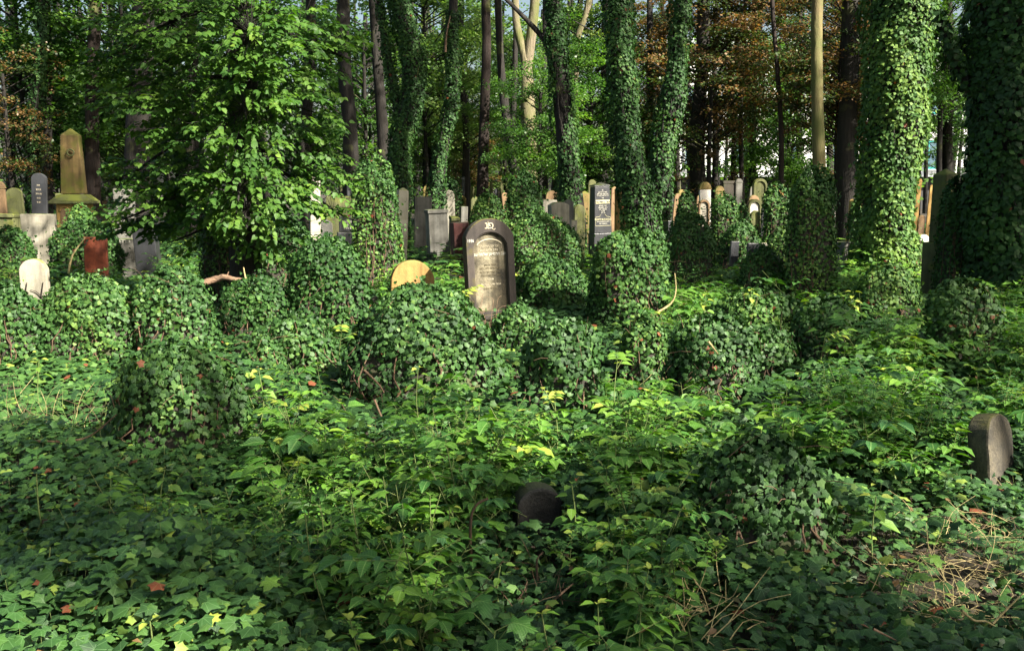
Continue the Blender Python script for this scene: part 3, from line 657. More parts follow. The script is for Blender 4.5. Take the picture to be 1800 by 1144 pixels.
    link('gilt_bar', mesh_from('gilt_bar', v, [(0, 1, 2, 3)]), M_letter_g, e)
    o = T(rev('משה באדהאלץ'), .062, 361.3, M_letter_k, .95); o.location.y -= .004
    for s, py in (('נפטר בשם טוב', 367), ('ביום ו לחדש כסלו', 370.3), ('שנת תרצ לפק', 373.4), ('תנצבה', 376.6)): T(rev(s), .034, py, M_letter_w, .8)
    T('1887 - 1930', .022, 379.5, M_letter_w)
    T('MORITZ BUCHHOLZ', .052, 391.5, M_letter_g, .72)
    T('GEB. IN SCHWIENTOCHLOWITZ', .024, 394.6, M_letter_w, .75); T('GEST. IN BRESLAU', .026, 398, M_letter_w, .8)
    g = Geo()
    def ln(a, b): tubes(g, np.array([(a[0] * W0, yf(a[1]) - .001, Z(a[1])), (b[0] * W0, yf(b[1]) - .001, Z(b[1]))]), [.003, .003], 4)
    for a, b in (((-.43, 386), (-.44, 401)), ((.43, 386), (.44, 401)), ((-.44, 401), (.44, 401)), ((-.43, 386), (-.2, 385)), ((-.2, 385), (-.12, 381)), ((.43, 386), (.22, 385)), ((.22, 385), (.1, 381))): ln(a, b)
    link('line_border', g.mesh('line_border'), M_letter_g, e)
    G('round', 1032, 1046, 316, 395, M_green, 'mossy rounded stone peeping over the left shoulder of the black pillar', d=26, rz=10)
    G('pillar', 1016, 1034, 335, 392, M_mossy, 'bright yellow-green mossy stone left of the black pillar', d=26, rz=10)
    G('gable', 1070, 1082, 328, 392, M_brown, 'pinkish broken stone directly right of the black pillar', d=25, rz=20, rough=True)
    G('round', 1080, 1102, 327, 392, M_ochre, 'sunlit ochre slab leaning against the ivy trunk', d=24, rz=28, arcf=.3, rough=True)
    G('slab', 1156, 1182, 388, 425, M_dkgrey, 'black square stone block between two ivy trunks', d=21.5, rz=35, depth=.35)
    # -------- the crowd on the right
    far = 'gravestones crowded in the sunlit clearing'
    G('round', 1178, 1190, 340, 380, M_brown, 'brown rounded stone at the right foot of the leaning ivy trunk', d=29, rz=15, group=far)
    G('round', 1190, 1204, 333, 380, M_mossy, 'olive rounded stone next right of the leaning ivy trunk', d=29, rz=25, group=far)
    G('round', 1217, 1230, 343, 380, M_brown, 'tan rounded stone left of the tall white domed stone', d=28, rz=15, group=far)
    G('dome', 1229, 1254, 320, 392, M_bright, 'tall white domed gravestone blazing in the sun', d=25.5, rz=14, group=far, m2=M_mossy)
    e, q = G('tablet', 1227, 1248, 351, 392, M_brown, 'small arched stone with a pale lettered panel in front of the white domed one', d=24, rz=12, group=far, panel=M_white, arcf=.5)
    finger_rows(e, q['W'], q['H'] - .18, q['H'] - .42, 5, -q['dep'] / 2 + .037, M_letter_k, .042, .6, (6, 8))
    G('dome', 1252, 1272, 327, 382, M_mossy, 'yellow mossy domed gravestone right of the white one', d=27, rz=16, group=far)
    G('capped', 1268, 1292, 318, 380, M_core, 'black chimney-shaped monument behind the yellow domed one', d=29, rz=10, group=far)
    G('dome', 1290, 1305, 314, 375, M_grey, 'pale domed stone with a rust red niche', d=29, rz=10, group=far)
    G('round', 1310, 1322, 327, 385, M_grey, 'grey rounded stone left of the big olive arched stone', d=28, rz=14, group=far)
    G('tablet', 1322, 1349, 314, 385, M_green, 'big olive green arched gravestone above the crowd', d=27, rz=14, group=far, arcf=.5)
    G('round', 1310, 1330, 343, 388, M_brown, 'pinkish brown rounded stone below the big olive one', d=26, rz=14, group=far, arcf=.4)
    G('tablet', 1312, 1340, 350, 402, M_brown, 'arched stone with mossy rim and sunlit white panel', d=23.5, rz=20, group=far, panel=M_bright, m2=M_green, arcf=.5)
    G('segment', 1313, 1335, 370, 405, M_green, 'low olive stone with curved top in front of the white panel stone', d=22.5, rz=20, group=far, arcf=.9)
    G('slab', 1335, 1343, 365, 405, M_dkgrey, 'narrow black slab edge right of the white panel stone', d=22.5, rz=40, group=far)
    G('segment', 1356, 1377, 326, 390, M_ochre, 'ochre stone peeping above the broad ivy pillar', d=28, rz=16, group=far, arcf=.6)
    G('slab', 1293, 1306, 357, 398, M_brown, 'brown rectangular stone right of the ivy-wrapped pillar', d=24, rz=18, group=far)
    G('slab', 1291, 1305, 372, 398, M_ochre, 'small tan stone among ivy at the foot of the crowd', d=22.5, rz=18, group=far)
    G('slab', 1280, 1297, 424, 446, M_dkgrey, 'small dark block in the ivy below the crowd', d=18, rz=20)
    G('slab', 1312, 1335, 427, 446, M_dkgrey, 'dark broken block beside a pale chip in the ivy', d=17.8, rz=15, rough=True)
    G('slab', 1336, 1350, 427, 440, M_white, 'small pale chip of stone in the ivy', d=17.9, rz=15, rough=True)
    G('round', 1300, 1313, 325, 375, M_core, 'black niche shaped stone behind the crowd', d=30, rz=10, group=far)
    for a, b, c, mm, kd, lb in [(1461, 1470, 330, M_bright, 'slab', 'thin white stone edge right of the tall ivy pillar'), (1470, 1481, 340, M_brown, 'round', 'pinkish rounded stone beyond the leaning yellow slab'), (1450, 1460, 345, M_brown, 'round', 'brown rounded stone tucked behind the tall ivy pillar'), (1384, 1394, 335, M_brown, 'round', 'brown stone between the two ivy pillars'), (1600, 1612, 314, M_ochre, 'dome', 'slim tan pillar below the white building'), (1625, 1633, 325, M_ochre, 'round', 'tan rounded stone touching the tall mossy pillar'), (1594, 1606, 350, M_green, 'round', 'green leaning stone right of the huge ivy trunk'), (1612, 1626, 378, M_brown, 'round', 'brown arched stone between huge trunk and mossy pillar'), (1688, 1698, 325, M_mossy, 'round', 'sunlit yellow stone between the mossy pillar and the right trunk'), (1697, 1706, 355, M_grey, 'round', 'grey stone close to the right trunk'), (1210, 1218, 337, M_ochre, 'round', 'little ochre stone above the ivy ball on the right'), (1281, 1290, 332, M_ochre, 'round', 'small sunlit orange stone beside the black monument')]:
        G(kd, a, b, c, 395, mm, lb, d=30, rz=15, group='gravestones seen past the tall ivy pillar and huge trunk')
    for a, b, c, mm, kd, lb in [(655, 668, 338, M_green, 'round', 'dim green stone behind the tall ivy column'), (900, 910, 330, M_brown, 'round', 'dim brown stone at the foot of the pale forked tree'), (925, 934, 330, M_grey, 'round', 'dim grey stone behind the ivy bush on a pillar'), (160, 176, 345, M_core, 'slab', 'dim square stone right of the obelisk cornice'), (178, 188, 352, M_brown, 'round', 'dim brown rounded stone right of the obelisk'), (320, 338, 350, M_core, 'round', 'dim stone in the dark beneath the lime tree'), (1395, 1403, 325, M_grey, 'pillar', 'slim grey stone beyond the tall dark ivy pillar'), (1425, 1438, 328, M_core, 'round', 'dark rounded stone beyond the tall ivy pillar')]:
        G(kd, a, b, c, 392, mm, lb, d=36, rz=12, group='gravestones in the dim back rows')
    G('round', 1484, 1504, 350, 428, M_ochre, 'sunlit ochre slab leaning beside the huge ivy trunk', d=20, rz=30, tilt=(0, 4), arcf=.3, rough=True, depth=.2)
    G('slab', 1470, 1494, 425, 436, M_grey, 'flat grey kerbstone at the foot of the ochre leaning slab', d=18.5, rz=10, depth=.5)
    G('round', 1608, 1632, 412, 445, M_bright, 'low white rounded stone lit by the sun behind the mossy pillar', d=20, rz=16, arcf=.4)
    e, q = G('pillar', 1628, 1676, 296, 520, M_green, 'tall grey-green mossy pillar with pointed top right of the huge ivy trunk', d=14.6, rz=32, plinth_px=425)
    G('slab', 1712, 1722, 500, 540, M_brown, 'narrow brown stone edge below the right ivy trunk', d=14, rz=30)
    # -------- near stones
    G('round', 1704, 1796, 730, 835, M_rock, 'dark rough round-topped gravestone near the right edge, turned aside', d=5.6, rz=33, arcf=.5, rough=True, depth=.13, tilt=(-12, 10))
    G('segment', 898, 990, 850, 905, M_dkrock, 'dark rounded top of a low gravestone sunk in the undergrowth near the camera', d=4.75, rz=12, arcf=.75, rough=True, depth=.12)
    G('round', 682, 761, 457, 560, M_ochre, 'ochre round-topped gravestone behind a large ivy mound', d=12.2, rz=14, arcf=.42, rough=True, depth=.15, tilt=(0, 2))
stones()

# ------------------------------------------------------------------ gravestones wrapped in ivy
BLOCK = [(812, 908, 480, 575, 1), (682, 761, 455, 540, 1), (1700, 1790, 720, 790, 1), (890, 995, 835, 935, 1), (40, 95, 470, 590, 1), (812, 864, 868, 1050, 1), (1628, 1676, 380, 500, 1), (345, 445, 485, 510, 1)]
def mound(x0, x1, yt, yb, label, d=None, depth=None, flare=.25, leaf=.062, dome=.3, dens=1.0, parts=0, group='gravestones buried under ivy', tintc=.35, hbase=.2, stonem=None, up=.35, sq=2.6):
    d = d or dist(yb, hbase); k = PX(d); xc = (x0 + x1) / 2; Wd = (x1 - x0) * k * 1.04; dp = depth or max(.32, Wd * .62)
    H = P(xc, yt, d)[2]; p = P(xc, yb, d); e = empty('ivy_covered_gravestone', (p[0], d, 0)); tag(e, label, 'gravestone', group)
    W0 = Wd / (1 + flare * .45); ph = rng.uniform(0, 6, 6)
    def surf(th, t, f=1.0):
        c, s = np.cos(th), np.sin(th); rr = (np.abs(c) ** sq + np.abs(s) ** sq) ** (-1 / sq)
        z0 = 1 - dome; dm = np.where(t > z0, np.clip(1 - (np.clip(t - z0, 0, 1) / dome) ** 2.7, 0, 1) ** (1 / 2.3), 1.0)
        fl = (1 + flare * (1 - np.clip(t, 0, 1)) ** 1.8) * dm
        b = 1 + .06 * np.sin(3 * th + ph[0] + 4 * t) + .07 * np.sin(2 * th + ph[1] - 5 * t) * (1.2 - t) + .06 * np.sin(5 * th + ph[2] + 9 * t) + .04 * np.sin(8 * th - 14 * t + ph[4])
        r = rr * fl * b * f
        return np.stack([W0 / 2 * (r * c + .10 * np.sin(ph[5] * 3) * t), dp / 2 * r * s, H * (f * .5 + .5) * t * (1 + .045 * np.sin(2 * th + ph[3]) + .03 * np.sin(5 * th + ph[2]))], -1)
    # the stone inside
    th, t = np.meshgrid(np.linspace(0, 2 * math.pi, 25)[:-1], np.linspace(0, 1, 14)); v = surf(th.ravel(), t.ravel(), .9); v[:, 2] -= .05
    i, j = np.meshgrid(np.arange(13), np.arange(24), indexing='ij'); a = (i * 24 + j).ravel(); b = (i * 24 + (j + 1) % 24).ravel()
    g = Geo(); g.add(v, np.concatenate([np.stack([a, b, b + 24], -1), np.stack([a, b + 24, a + 24], -1)])); link('stone', g.mesh('stone', True), stonem or M_core, e)
    area = H * (W0 + dp) * 1.7 * (1 + flare * .3) + W0 * dp
    leaf *= .63; BLOCK.append((x0, x1, yt, yb, 1)) if d < 17 else None; kind = 'ivy12' if d < 7 else ('ivy6' if d < 14 else 'ivy2')
    n = int(min(area / (leaf ** 2 * .5) * 1.5 * dens, 15000))
    u = rng.random(n); tt = np.where(rng.random(n) < dome * .9, 1 - dome * (1 - np.sin(u * math.pi / 2)) , u * (1 - dome * .3)); tt = np.clip(tt, 0, 1)
    th = rng.uniform(0, 2 * math.pi, n)
    p0 = surf(th, tt); pa = surf(th + .02, tt); pb = surf(th, np.clip(tt - .02, 0, 1)); nr = unit(np.cross(pa - p0, p0 - pb)); nr[tt > .985] = (0, 0, 1)
    nr = np.where((nr * (p0 * [1, 1, 0])).sum(1, keepdims=True) < 0, -nr, nr)
    pos = p0 + nr * (rng.normal(.0, .014, n) + (rng.random(n) < .03) * rng.uniform(.02, .1, n))[:, None] * min(1.4, max(1, d / 12))
    g = Geo(); tip, nn, sz, tint = (None,) * 4
    if parts:
        score = sz_ = -pos[:, 1] + nr[:, 1] * -.3 + rng.normal(0, .1, n) + .6 * tt * H
        idx = np.argsort(-score)[:parts]; mask = np.zeros(n, bool); mask[idx] = True
        q, m_ = pos[mask], len(idx); nn = unit(nr[mask] + [0, 0, up] + rng.normal(0, .3, (m_, 3))); tp = np.array([0, 0, -1.]) + rng.normal(0, .5, (m_, 3))
        for a_ in range(m_):
            leaf_obj('leaf', kind, M_ivy, float(np.clip(tintc + rng.normal(0, .25), 0, .95)), q[a_] + nn[a_] * .012, tp[a_], nn[a_], leaf * rng.uniform(.75, 1.3), e)
        pos, nr = pos[~mask], nr[~mask]
    ivy_leaves(pos, nr, leaf, g, kind, .30, up, True, tintc)
    tag(link('ivy', g.mesh('ivy'), M_ivy if d < 10 else M_ivyf, e), kind='stuff')
    # woody stems and runners
    g = Geo()
    for _ in range(7):
        th0 = rng.uniform(-2.6, -.5); t_ = np.linspace(.05, rng.uniform(.5, .95), 9); tubes(g, surf(np.full(9, th0) + np.cumsum(rng.normal(0, .07, 9)), t_, 1.0) , np.linspace(.009, .003, 9), 5)
    for _ in range(11):
        a_ = surf(np.array([rng.uniform(-3, 0)]), np.array([rng.uniform(.5, .98)]))[0]; dv = unit(np.array([rng.normal(0, .6), -.5, rng.normal(.3, .5)])); L_ = rng.uniform(.06, .24)
        tubes(g, np.array([a_, a_ + dv * L_ * .6, a_ + dv * L_ + [0, 0, -.02]]), [.003, .002, .0015], 4)
    link('ivy_stem', g.mesh('ivy_stem'), M_twig, e)
    return e
def mounds():
    M = mound
    # near
    M(205, 422, 610, 760, 'broad low ivy mound in the left foreground behind dry grass stems', leaf=.058, parts=300, flare=.2, dome=.55, tintc=.45)
    M(1215, 1440, 778, 1010, 'big dark glossy ivy mound in the right foreground nearest the camera', d=4.5, leaf=.052, parts=300, flare=.45, dome=.6, hbase=.1, tintc=.25)
    M(620, 862, 512, 700, 'wide ivy mound at the centre in front of the ochre round-topped stone', d=8.2, leaf=.06, parts=300, flare=.35, dome=.55)
    M(918, 1050, 572, 760, 'upright narrow ivy mound just right of the picture centre', d=7.2, leaf=.058, parts=300, flare=.35, dome=.35, tintc=.3)
    M(1170, 1320, 562, 705, 'grey-green ivy mound standing in front of the long ivy hump', d=7.9, leaf=.055, parts=300, flare=.3, dome=.45, tintc=.3)
    M(1628, 1745, 500, 650, 'sunlit upright ivy mound near the right edge below the right trunk', d=8.8, leaf=.056, parts=300, flare=.3, dome=.4, tintc=.5)
    M(1235, 1415, 515, 620, 'long ivy hump behind the grey-green ivy mound', d=10, leaf=.06, flare=.3, dome=.5, tintc=.5)
    M(1392, 1505, 528, 650, 'ivy mound with a shaded left flank between the long hump and sunlit undergrowth', d=9.3, leaf=.058, flare=.4, dome=.5)
    M(868, 962, 540, 625, 'small ivy mound at the foot of the large arched headstone', d=9.6, leaf=.056, flare=.4, dome=.5)
    M(84, 235, 492, 620, 'rounded ivy mound with light leaves beside the small pale round-topped stone', d=9.8, leaf=.06, flare=.3, dome=.5, tintc=.5)
    M(240, 372, 478, 605, 'domed dark ivy mound left of the broken branch', d=9.9, leaf=.06, flare=.3, dome=.45)
    M(450, 600, 560, 655, 'low wide ivy hump in front of the tall dark ivy mound', d=9, leaf=.058, flare=.4, dome=.6)
    M(-40, 80, 508, 640, 'ivy hump cut by the left edge of the picture', d=9.6, leaf=.06, flare=.3, dome=.5)
    M(390, 520, 492, 580, 'low dark ivy hump just below the broken branch', d=11, leaf=.06, flare=.3, dome=.6, tintc=.28)
    M(1300, 1398, 580, 668, 'low ragged ivy hump between the grey-green mound and the shaded-flank mound', d=8.6, leaf=.056, flare=.3, dome=.6, tintc=.3)
    M(1090, 1168, 560, 632, 'small ivy hump at the foot of the blocky ivy mound', d=9, leaf=.056, flare=.35, dome=.6, tintc=.45)
    M(1505, 1610, 470, 540, 'light ivy hump in the herbs below the huge ivy trunk', d=12, leaf=.06, flare=.35, dome=.6, tintc=.6)
    M(430, 500, 590, 660, 'small ivy hump between the left foreground mound and the low wide hump', d=8.6, leaf=.056, flare=.35, dome=.6)
    # middle
    M(520, 648, 425, 600, 'tall dark rounded ivy mound left of the ochre round-topped stone', d=11, leaf=.062, flare=.25, dome=.35, tintc=.28)
    M(1040, 1162, 415, 578, 'tall blocky ivy mound right of the large arched headstone', d=11.6, leaf=.062, flare=.12, dome=.25, tintc=.42, sq=3.4)
    M(664, 770, 505, 560, 'ivy heap hugging the foot of the ochre round-topped stone', d=11.2, leaf=.06, flare=.4, dome=.6)
    M(905, 1035, 455, 560, 'leafy ivy heap between the large headstone and the blocky ivy mound', d=12.5, leaf=.062, flare=.3, dome=.6)
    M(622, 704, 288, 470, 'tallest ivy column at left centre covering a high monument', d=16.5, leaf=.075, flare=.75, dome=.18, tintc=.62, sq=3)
    M(1383, 1458, 305, 512, 'tall dark bulky ivy pillar standing before the right-hand clearing', d=14.5, leaf=.075, flare=.2, dome=.25, tintc=.62, sq=3.4, dens=1.15)  # leaf tint raised to stand in for sunlight on this pillar
    M(1170, 1252, 382, 485, 'rounded ivy mound right of the leaning ivy trunk', d=16, leaf=.07, flare=.3, dome=.45)
    M(1303, 1378, 438, 505, 'low round ivy mound left of the tall dark ivy pillar', d=15, leaf=.065, flare=.3, dome=.6)
    M(94, 205, 392, 500, 'ivy heap wrapped around the red granite stone', d=17.6, leaf=.075, flare=.3, dome=.5)
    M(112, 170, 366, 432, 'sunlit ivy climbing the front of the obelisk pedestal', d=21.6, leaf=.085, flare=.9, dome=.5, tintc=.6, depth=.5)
    M(-20, 60, 405, 480, 'ivy heap under the mossy tomb block at the far left', d=17.8, leaf=.075, flare=.3, dome=.6)
    M(358, 440, 362, 490, 'ivy covered stone with lighter leaves under the lime tree', d=14, leaf=.068, flare=.25, dome=.4, tintc=.5)
    M(445, 555, 378, 480, 'dark ivy heap in shade behind the weathered pale post', d=16.5, leaf=.072, flare=.3, dome=.6, tintc=.2)
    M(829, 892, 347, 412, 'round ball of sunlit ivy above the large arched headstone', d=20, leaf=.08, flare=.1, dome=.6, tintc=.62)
    M(894, 953, 309, 400, 'round ivy bush on a pillar right of the ivy ball', d=20.5, leaf=.085, flare=.05, dome=.4, tintc=.5)
    M(880, 1020, 378, 470, 'spreading ivy heap right behind the large arched headstone', d=17, leaf=.075, flare=.3, dome=.6, tintc=.5)
    M(1188, 1224, 343, 400, 'dark ivy ball beside the olive rounded stone', d=23, leaf=.085, flare=.15, dome=.5)
    M(1252, 1294, 346, 425, 'ivy-wrapped pillar with one bare shaded side in the crowd of stones', d=21, leaf=.08, flare=.05, dome=.25, tintc=.5, sq=4)
    M(1342, 1388, 332, 440, 'broad rounded ivy pillar at the right of the crowd of stones', d=20, leaf=.08, flare=.12, dome=.3, tintc=.5)
    M(1294, 1318, 362, 392, 'small ivy clump between brown stones in the crowd', d=22.5, leaf=.08, flare=.2, dome=.5)
    M(1265, 1345, 395, 445, 'low ivy bank below the crowd of stones', d=20, leaf=.08, flare=.4, dome=.7)
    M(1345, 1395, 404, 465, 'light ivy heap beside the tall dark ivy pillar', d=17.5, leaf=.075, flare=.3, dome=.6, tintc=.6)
    M(1490, 1512, 360, 430, 'ivy bush hiding the right half of the leaning ochre slab', d=19, leaf=.08, flare=.2, dome=.5)
    M(1645, 1700, 322, 530, 'ivy hanging over the right side of the tall mossy pillar', d=14.1, leaf=.07, flare=.45, dome=.3, depth=.45, tintc=.3)
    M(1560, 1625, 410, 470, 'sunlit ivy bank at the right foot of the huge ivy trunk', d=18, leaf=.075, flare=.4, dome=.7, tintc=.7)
    M(776, 812, 322, 392, 'ivy wreath growing around the pale carved gravestone', d=30.5, leaf=.1, flare=.1, dome=.4)
    M(820, 880, 372, 412, 'dark ivy bank left of the ivy ball', d=22, leaf=.08, flare=.3, dome=.7)
mounds()

# ------------------------------------------------------------------ trees
def trees():
    T = tree
    T([(700, -5, 42), (724, 90, 40), (726, 160, 42), (704, 260, 42), (698, 350, 44), (698, 400, 50)], 27, 'ivy-clad forked trunk rising left of centre behind the tall ivy column', ivy=[(0, 11, 1), (0, 11, 1)], forks=[dict(pts=[(666, -5, 14), (680, 90, 16), (697, 180, 20), (703, 240, 24)])], ci=0, barkm=M_bark)
    T([(797, -5, 20), (794, 60, 22), (797, 130, 24), (791, 190, 24), (778, 250, 28), (767, 320, 32), (764, 385, 36)], 29, 'slim leaning ivy trunk with a bare top left of centre', ivy=[(0, 6.8, 1)], ci=1)
    T([(853, -5, 15), (855, 80, 15), (852, 180, 17), (849, 280, 18), (846, 385, 22)], 31, 'straight bare dark trunk above the large arched headstone', barkm=M_barkred, ci=2)
    T([(876, 30, 12), (880, 110, 12), (886, 180, 15), (897, 260, 17), (908, 330, 18), (911, 390, 22)], 34, 'thin dark curved trunk just left of the pale forked tree', ci=0, forks=[dict(pts=[(905, 120, 9), (903, 180, 9), (900, 230, 11)])])
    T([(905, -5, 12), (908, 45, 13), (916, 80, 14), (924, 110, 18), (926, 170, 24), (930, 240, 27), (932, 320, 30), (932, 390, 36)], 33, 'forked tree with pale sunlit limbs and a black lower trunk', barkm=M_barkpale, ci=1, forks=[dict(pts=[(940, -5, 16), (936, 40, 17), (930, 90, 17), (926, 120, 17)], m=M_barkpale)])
    T([(957, 190, 9), (957, 260, 10), (958, 330, 11), (958, 390, 13)], 38, 'thin straight dark trunk between forked tree and black ivy trunk', ci=2, top=13)
    T([(971, -5, 38), (976, 60, 38), (984, 150, 38), (993, 230, 43), (1000, 320, 48), (1004, 410, 56)], 24, 'thick nearly black trunk with ivy on its right side at centre', ivy=[(0, 12, .92)], ci=2, forks=[dict(pts=[(880, -10, 9), (915, 25, 10), (948, 60, 13), (972, 90, 20)], extend=False)])
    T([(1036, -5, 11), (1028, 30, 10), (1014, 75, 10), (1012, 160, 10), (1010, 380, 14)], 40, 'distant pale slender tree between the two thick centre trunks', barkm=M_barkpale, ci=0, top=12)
    T([(1086, -5, 46), (1090, 90, 48), (1095, 190, 50), (1108, 290, 56), (1122, 370, 62), (1134, 430, 72)], 21.5, 'thick trunk fully clad in lit ivy leaning right at its foot', ivy=[(0, 12, 1)], ci=1)
    T([(1197, -5, 32), (1192, 90, 34), (1180, 180, 42), (1165, 260, 48), (1157, 330, 46), (1150, 400, 46)], 23.5, 'ivy-clad trunk leaning right, right of the lit ivy trunk', ivy=[(0, 12, 1)], ci=0)
    T([(1142, -5, 10), (1142, 150, 12), (1140, 300, 15), (1138, 400, 18)], 36, 'dim dark trunk seen between the two ivy trunks', ci=2)
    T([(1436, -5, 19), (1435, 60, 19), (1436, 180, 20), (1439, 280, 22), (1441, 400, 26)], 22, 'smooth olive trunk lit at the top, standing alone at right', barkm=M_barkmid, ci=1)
    T([(1582, -5, 112), (1578, 80, 110), (1572, 180, 104), (1564, 280, 98), (1556, 370, 92), (1548, 470, 104)], 17.5, 'huge trunk wrapped in bright sunlit ivy at right', ivy=[(0, 11, 1.25)], ci=2, leafsz=.068, itint=.74, top=14)  # paler ivy tint puts the sunlight into the leaf colour
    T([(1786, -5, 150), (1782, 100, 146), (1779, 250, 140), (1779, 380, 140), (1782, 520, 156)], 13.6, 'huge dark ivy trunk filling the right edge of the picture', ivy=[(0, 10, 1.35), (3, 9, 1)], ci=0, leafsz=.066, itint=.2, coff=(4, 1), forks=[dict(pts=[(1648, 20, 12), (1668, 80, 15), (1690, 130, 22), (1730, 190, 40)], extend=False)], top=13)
    # dim trunks further back
    back = [(60, 26, 31, 8, 'dim ivy trunk far left behind the slim grey stone'), (84, 17, 33, -2, 'straight thin dark trunk left of the obelisk'), (165, 24, 32, 2, 'dark trunk right behind the obelisk'), (240, 42, 28, 6, 'broad black trunk between obelisk and lime tree'), (615, 26, 30, -6, 'bent dark trunk between lime tree and tall ivy column'), (672, 20, 34, -8, 'dark slanting trunk behind the tall ivy column'), (1228, 26, 33, 4, 'stout dark trunk behind the white domed stone'), (1256, 10, 40, 2, 'thin dark trunk left of the black monument'), (1285, 9, 36, -1, 'thin straight dark trunk over the black monument'), (1322, 13, 38, 3, 'dark trunk over the big olive arched stone'), (1371, 9, 30, -7, 'slender reddish trunk left of the olive trunk'), (1490, 34, 29, 2, 'stout dark trunk among copper leaves'), (1462, 12, 38, 5, 'thin trunk between the olive trunk and the stout dark one'), (540, 20, 36, 3, 'dim trunk behind the lime tree'), (340, 24, 34, -3, 'dim dark trunk under the lime tree'), (1672, 16, 30, -3, 'dark trunk left of the right-hand ivy trunk'), (20, 15, 38, 2, 'dim trunk at the far left edge'), (1060, 14, 40, 2, 'dim trunk between the thick centre trunks'), (815, 12, 44, -2, 'distant trunk left of the straight bare one'), (1405, 12, 42, 1, 'distant trunk left of the smooth olive trunk')]
    for i, (px, wd, d, lean, lb) in enumerate(back):
        s = lean
        T([(px + s * 2, -5, wd * .8), (px + s + rng.normal(0, 3), 120, wd * .85), (px + rng.normal(0, 3), 240, wd * .95), (px, 390, wd * 1.15)], d, lb, ci=i, barkm=M_barkred if i in (10, 2) else M_bark, group='dark trunks in the back of the wood', crownspec='high', crown_on=i % 3 == 0, cm=M_cop if i in (6, 8, 9, 11) else None, top=13 + rng.uniform(0, 3), coff=(rng.normal(0, 1), rng.uniform(-1, 3)), ivy=[(0, 8, 1)] if i == 0 else None, leafsz=.11)
    # lower leafy trees between the trunks
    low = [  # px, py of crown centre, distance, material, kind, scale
        (30, 60, 34, M_tree, 'maple', 1.3), (95, 175, 38, M_tree, 'maple', 1.0), (8, 190, 30, M_cop, 'light', .7), (215, 60, 34, M_tree, 'dense', .8), (205, 215, 40, M_sunpale, 'maple', .9),
        (300, 120, 42, M_tree, 'dense', .9), (520, 140, 40, M_tree, 'dense', .8), (640, 110, 36, M_tree, 'light', 1.0), (650, 230, 44, M_tree, 'light', 1.1), (745, 60, 40, M_sunpale, 'maple', 1.1), (755, 215, 48, M_sunpale, 'maple', .9),
        (820, 130, 46, M_sunpale, 'maple', 1.1), (820, 255, 50, M_cop, 'maple', .7), (815, 300, 54, M_sunpale, 'maple', .8), (885, 40, 50, M_sunpale, 'light', 1.0), (880, 300, 52, M_sunpale, 'maple', 1.0), (900, 150, 38, M_tree, 'maple', .6),
        (950, 215, 30, M_tree, 'maple', .62), (1040, 90, 42, M_sunpale, 'maple', 1.0), (1040, 200, 34, M_tree, 'maple', .85), (1060, 275, 46, M_sunpale, 'light', 1.0), (1160, 90, 40, M_cop, 'maple', .75), (1130, 230, 48, M_sunpale, 'light', .9),
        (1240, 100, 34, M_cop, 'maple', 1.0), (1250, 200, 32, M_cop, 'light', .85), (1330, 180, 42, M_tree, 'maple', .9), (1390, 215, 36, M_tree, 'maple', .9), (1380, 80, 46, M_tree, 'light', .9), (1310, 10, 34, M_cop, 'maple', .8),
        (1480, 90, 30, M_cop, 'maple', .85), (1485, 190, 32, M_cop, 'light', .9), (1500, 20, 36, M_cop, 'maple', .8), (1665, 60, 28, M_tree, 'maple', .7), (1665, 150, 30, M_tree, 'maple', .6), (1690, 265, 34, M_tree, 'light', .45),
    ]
    nm = {M_tree: 'leafy green tree', M_cop: 'copper-leaved tree', M_sunpale: 'pale sunlit tree'}
    where = {0: 'at the upper left corner', 1: 'left above the obelisk', 2: 'on the left edge beside the dark domed stone', 3: 'in the dark above the obelisk head', 4: 'glimpsed right of the obelisk', 5: 'in the dark behind the lime tree, left part', 6: 'behind the right tips of the lime tree', 7: 'left of the ivy-clad forked trunk', 8: 'low between lime tree and the ivy-clad forked trunk', 9: 'high between forked and slim ivy trunks', 10: 'low behind the slim leaning ivy trunk', 11: 'left of the straight bare trunk', 12: 'low left of the straight bare trunk', 13: 'far away above the small yellow dome', 14: 'high right of the straight bare trunk', 15: 'far away low beside the thin curved trunk', 16: 'small, before the fork of the pale limbs', 17: 'small, hanging before the black lower trunk', 18: 'high between the two thick centre trunks', 19: 'halfway up between the two thick centre trunks', 20: 'low between the two thick centre trunks', 21: 'high between the two ivy trunks at right centre', 22: 'low between the two ivy trunks at right centre', 23: 'high right of the leaning ivy trunk', 24: 'low above the white domed stone', 25: 'above the big olive arched stone', 26: 'left of the smooth olive trunk, low', 27: 'high left of the smooth olive trunk', 28: 'at the top edge above the clearing', 29: 'high between the olive trunk and the huge ivy trunk', 30: 'low between the olive trunk and the huge ivy trunk', 31: 'at the top edge beside the huge ivy trunk', 32: 'high between the two huge trunks', 33: 'in front of the white building', 34: 'low right of the white building window'}
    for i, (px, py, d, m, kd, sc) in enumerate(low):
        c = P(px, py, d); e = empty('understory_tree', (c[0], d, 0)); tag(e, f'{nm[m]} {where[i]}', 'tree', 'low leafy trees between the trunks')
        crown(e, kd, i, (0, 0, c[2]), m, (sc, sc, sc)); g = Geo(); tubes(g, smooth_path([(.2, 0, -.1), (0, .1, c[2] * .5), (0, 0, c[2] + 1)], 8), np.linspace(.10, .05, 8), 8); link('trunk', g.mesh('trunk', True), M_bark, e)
    # the wood beyond
    g = Geo(); C = []
    for i in range(75):
        px = rng.uniform(-250, 2050); d = rng.uniform(52, 78)
        if 1180 < px < 1730 and rng.random() < .8: continue
        if 780 < px < 1100 and rng.random() < .5: continue
        z = rng.uniform(1, 11); C.append(P(px, 300, d) * [1, 1, 0] + [0, 0, z])
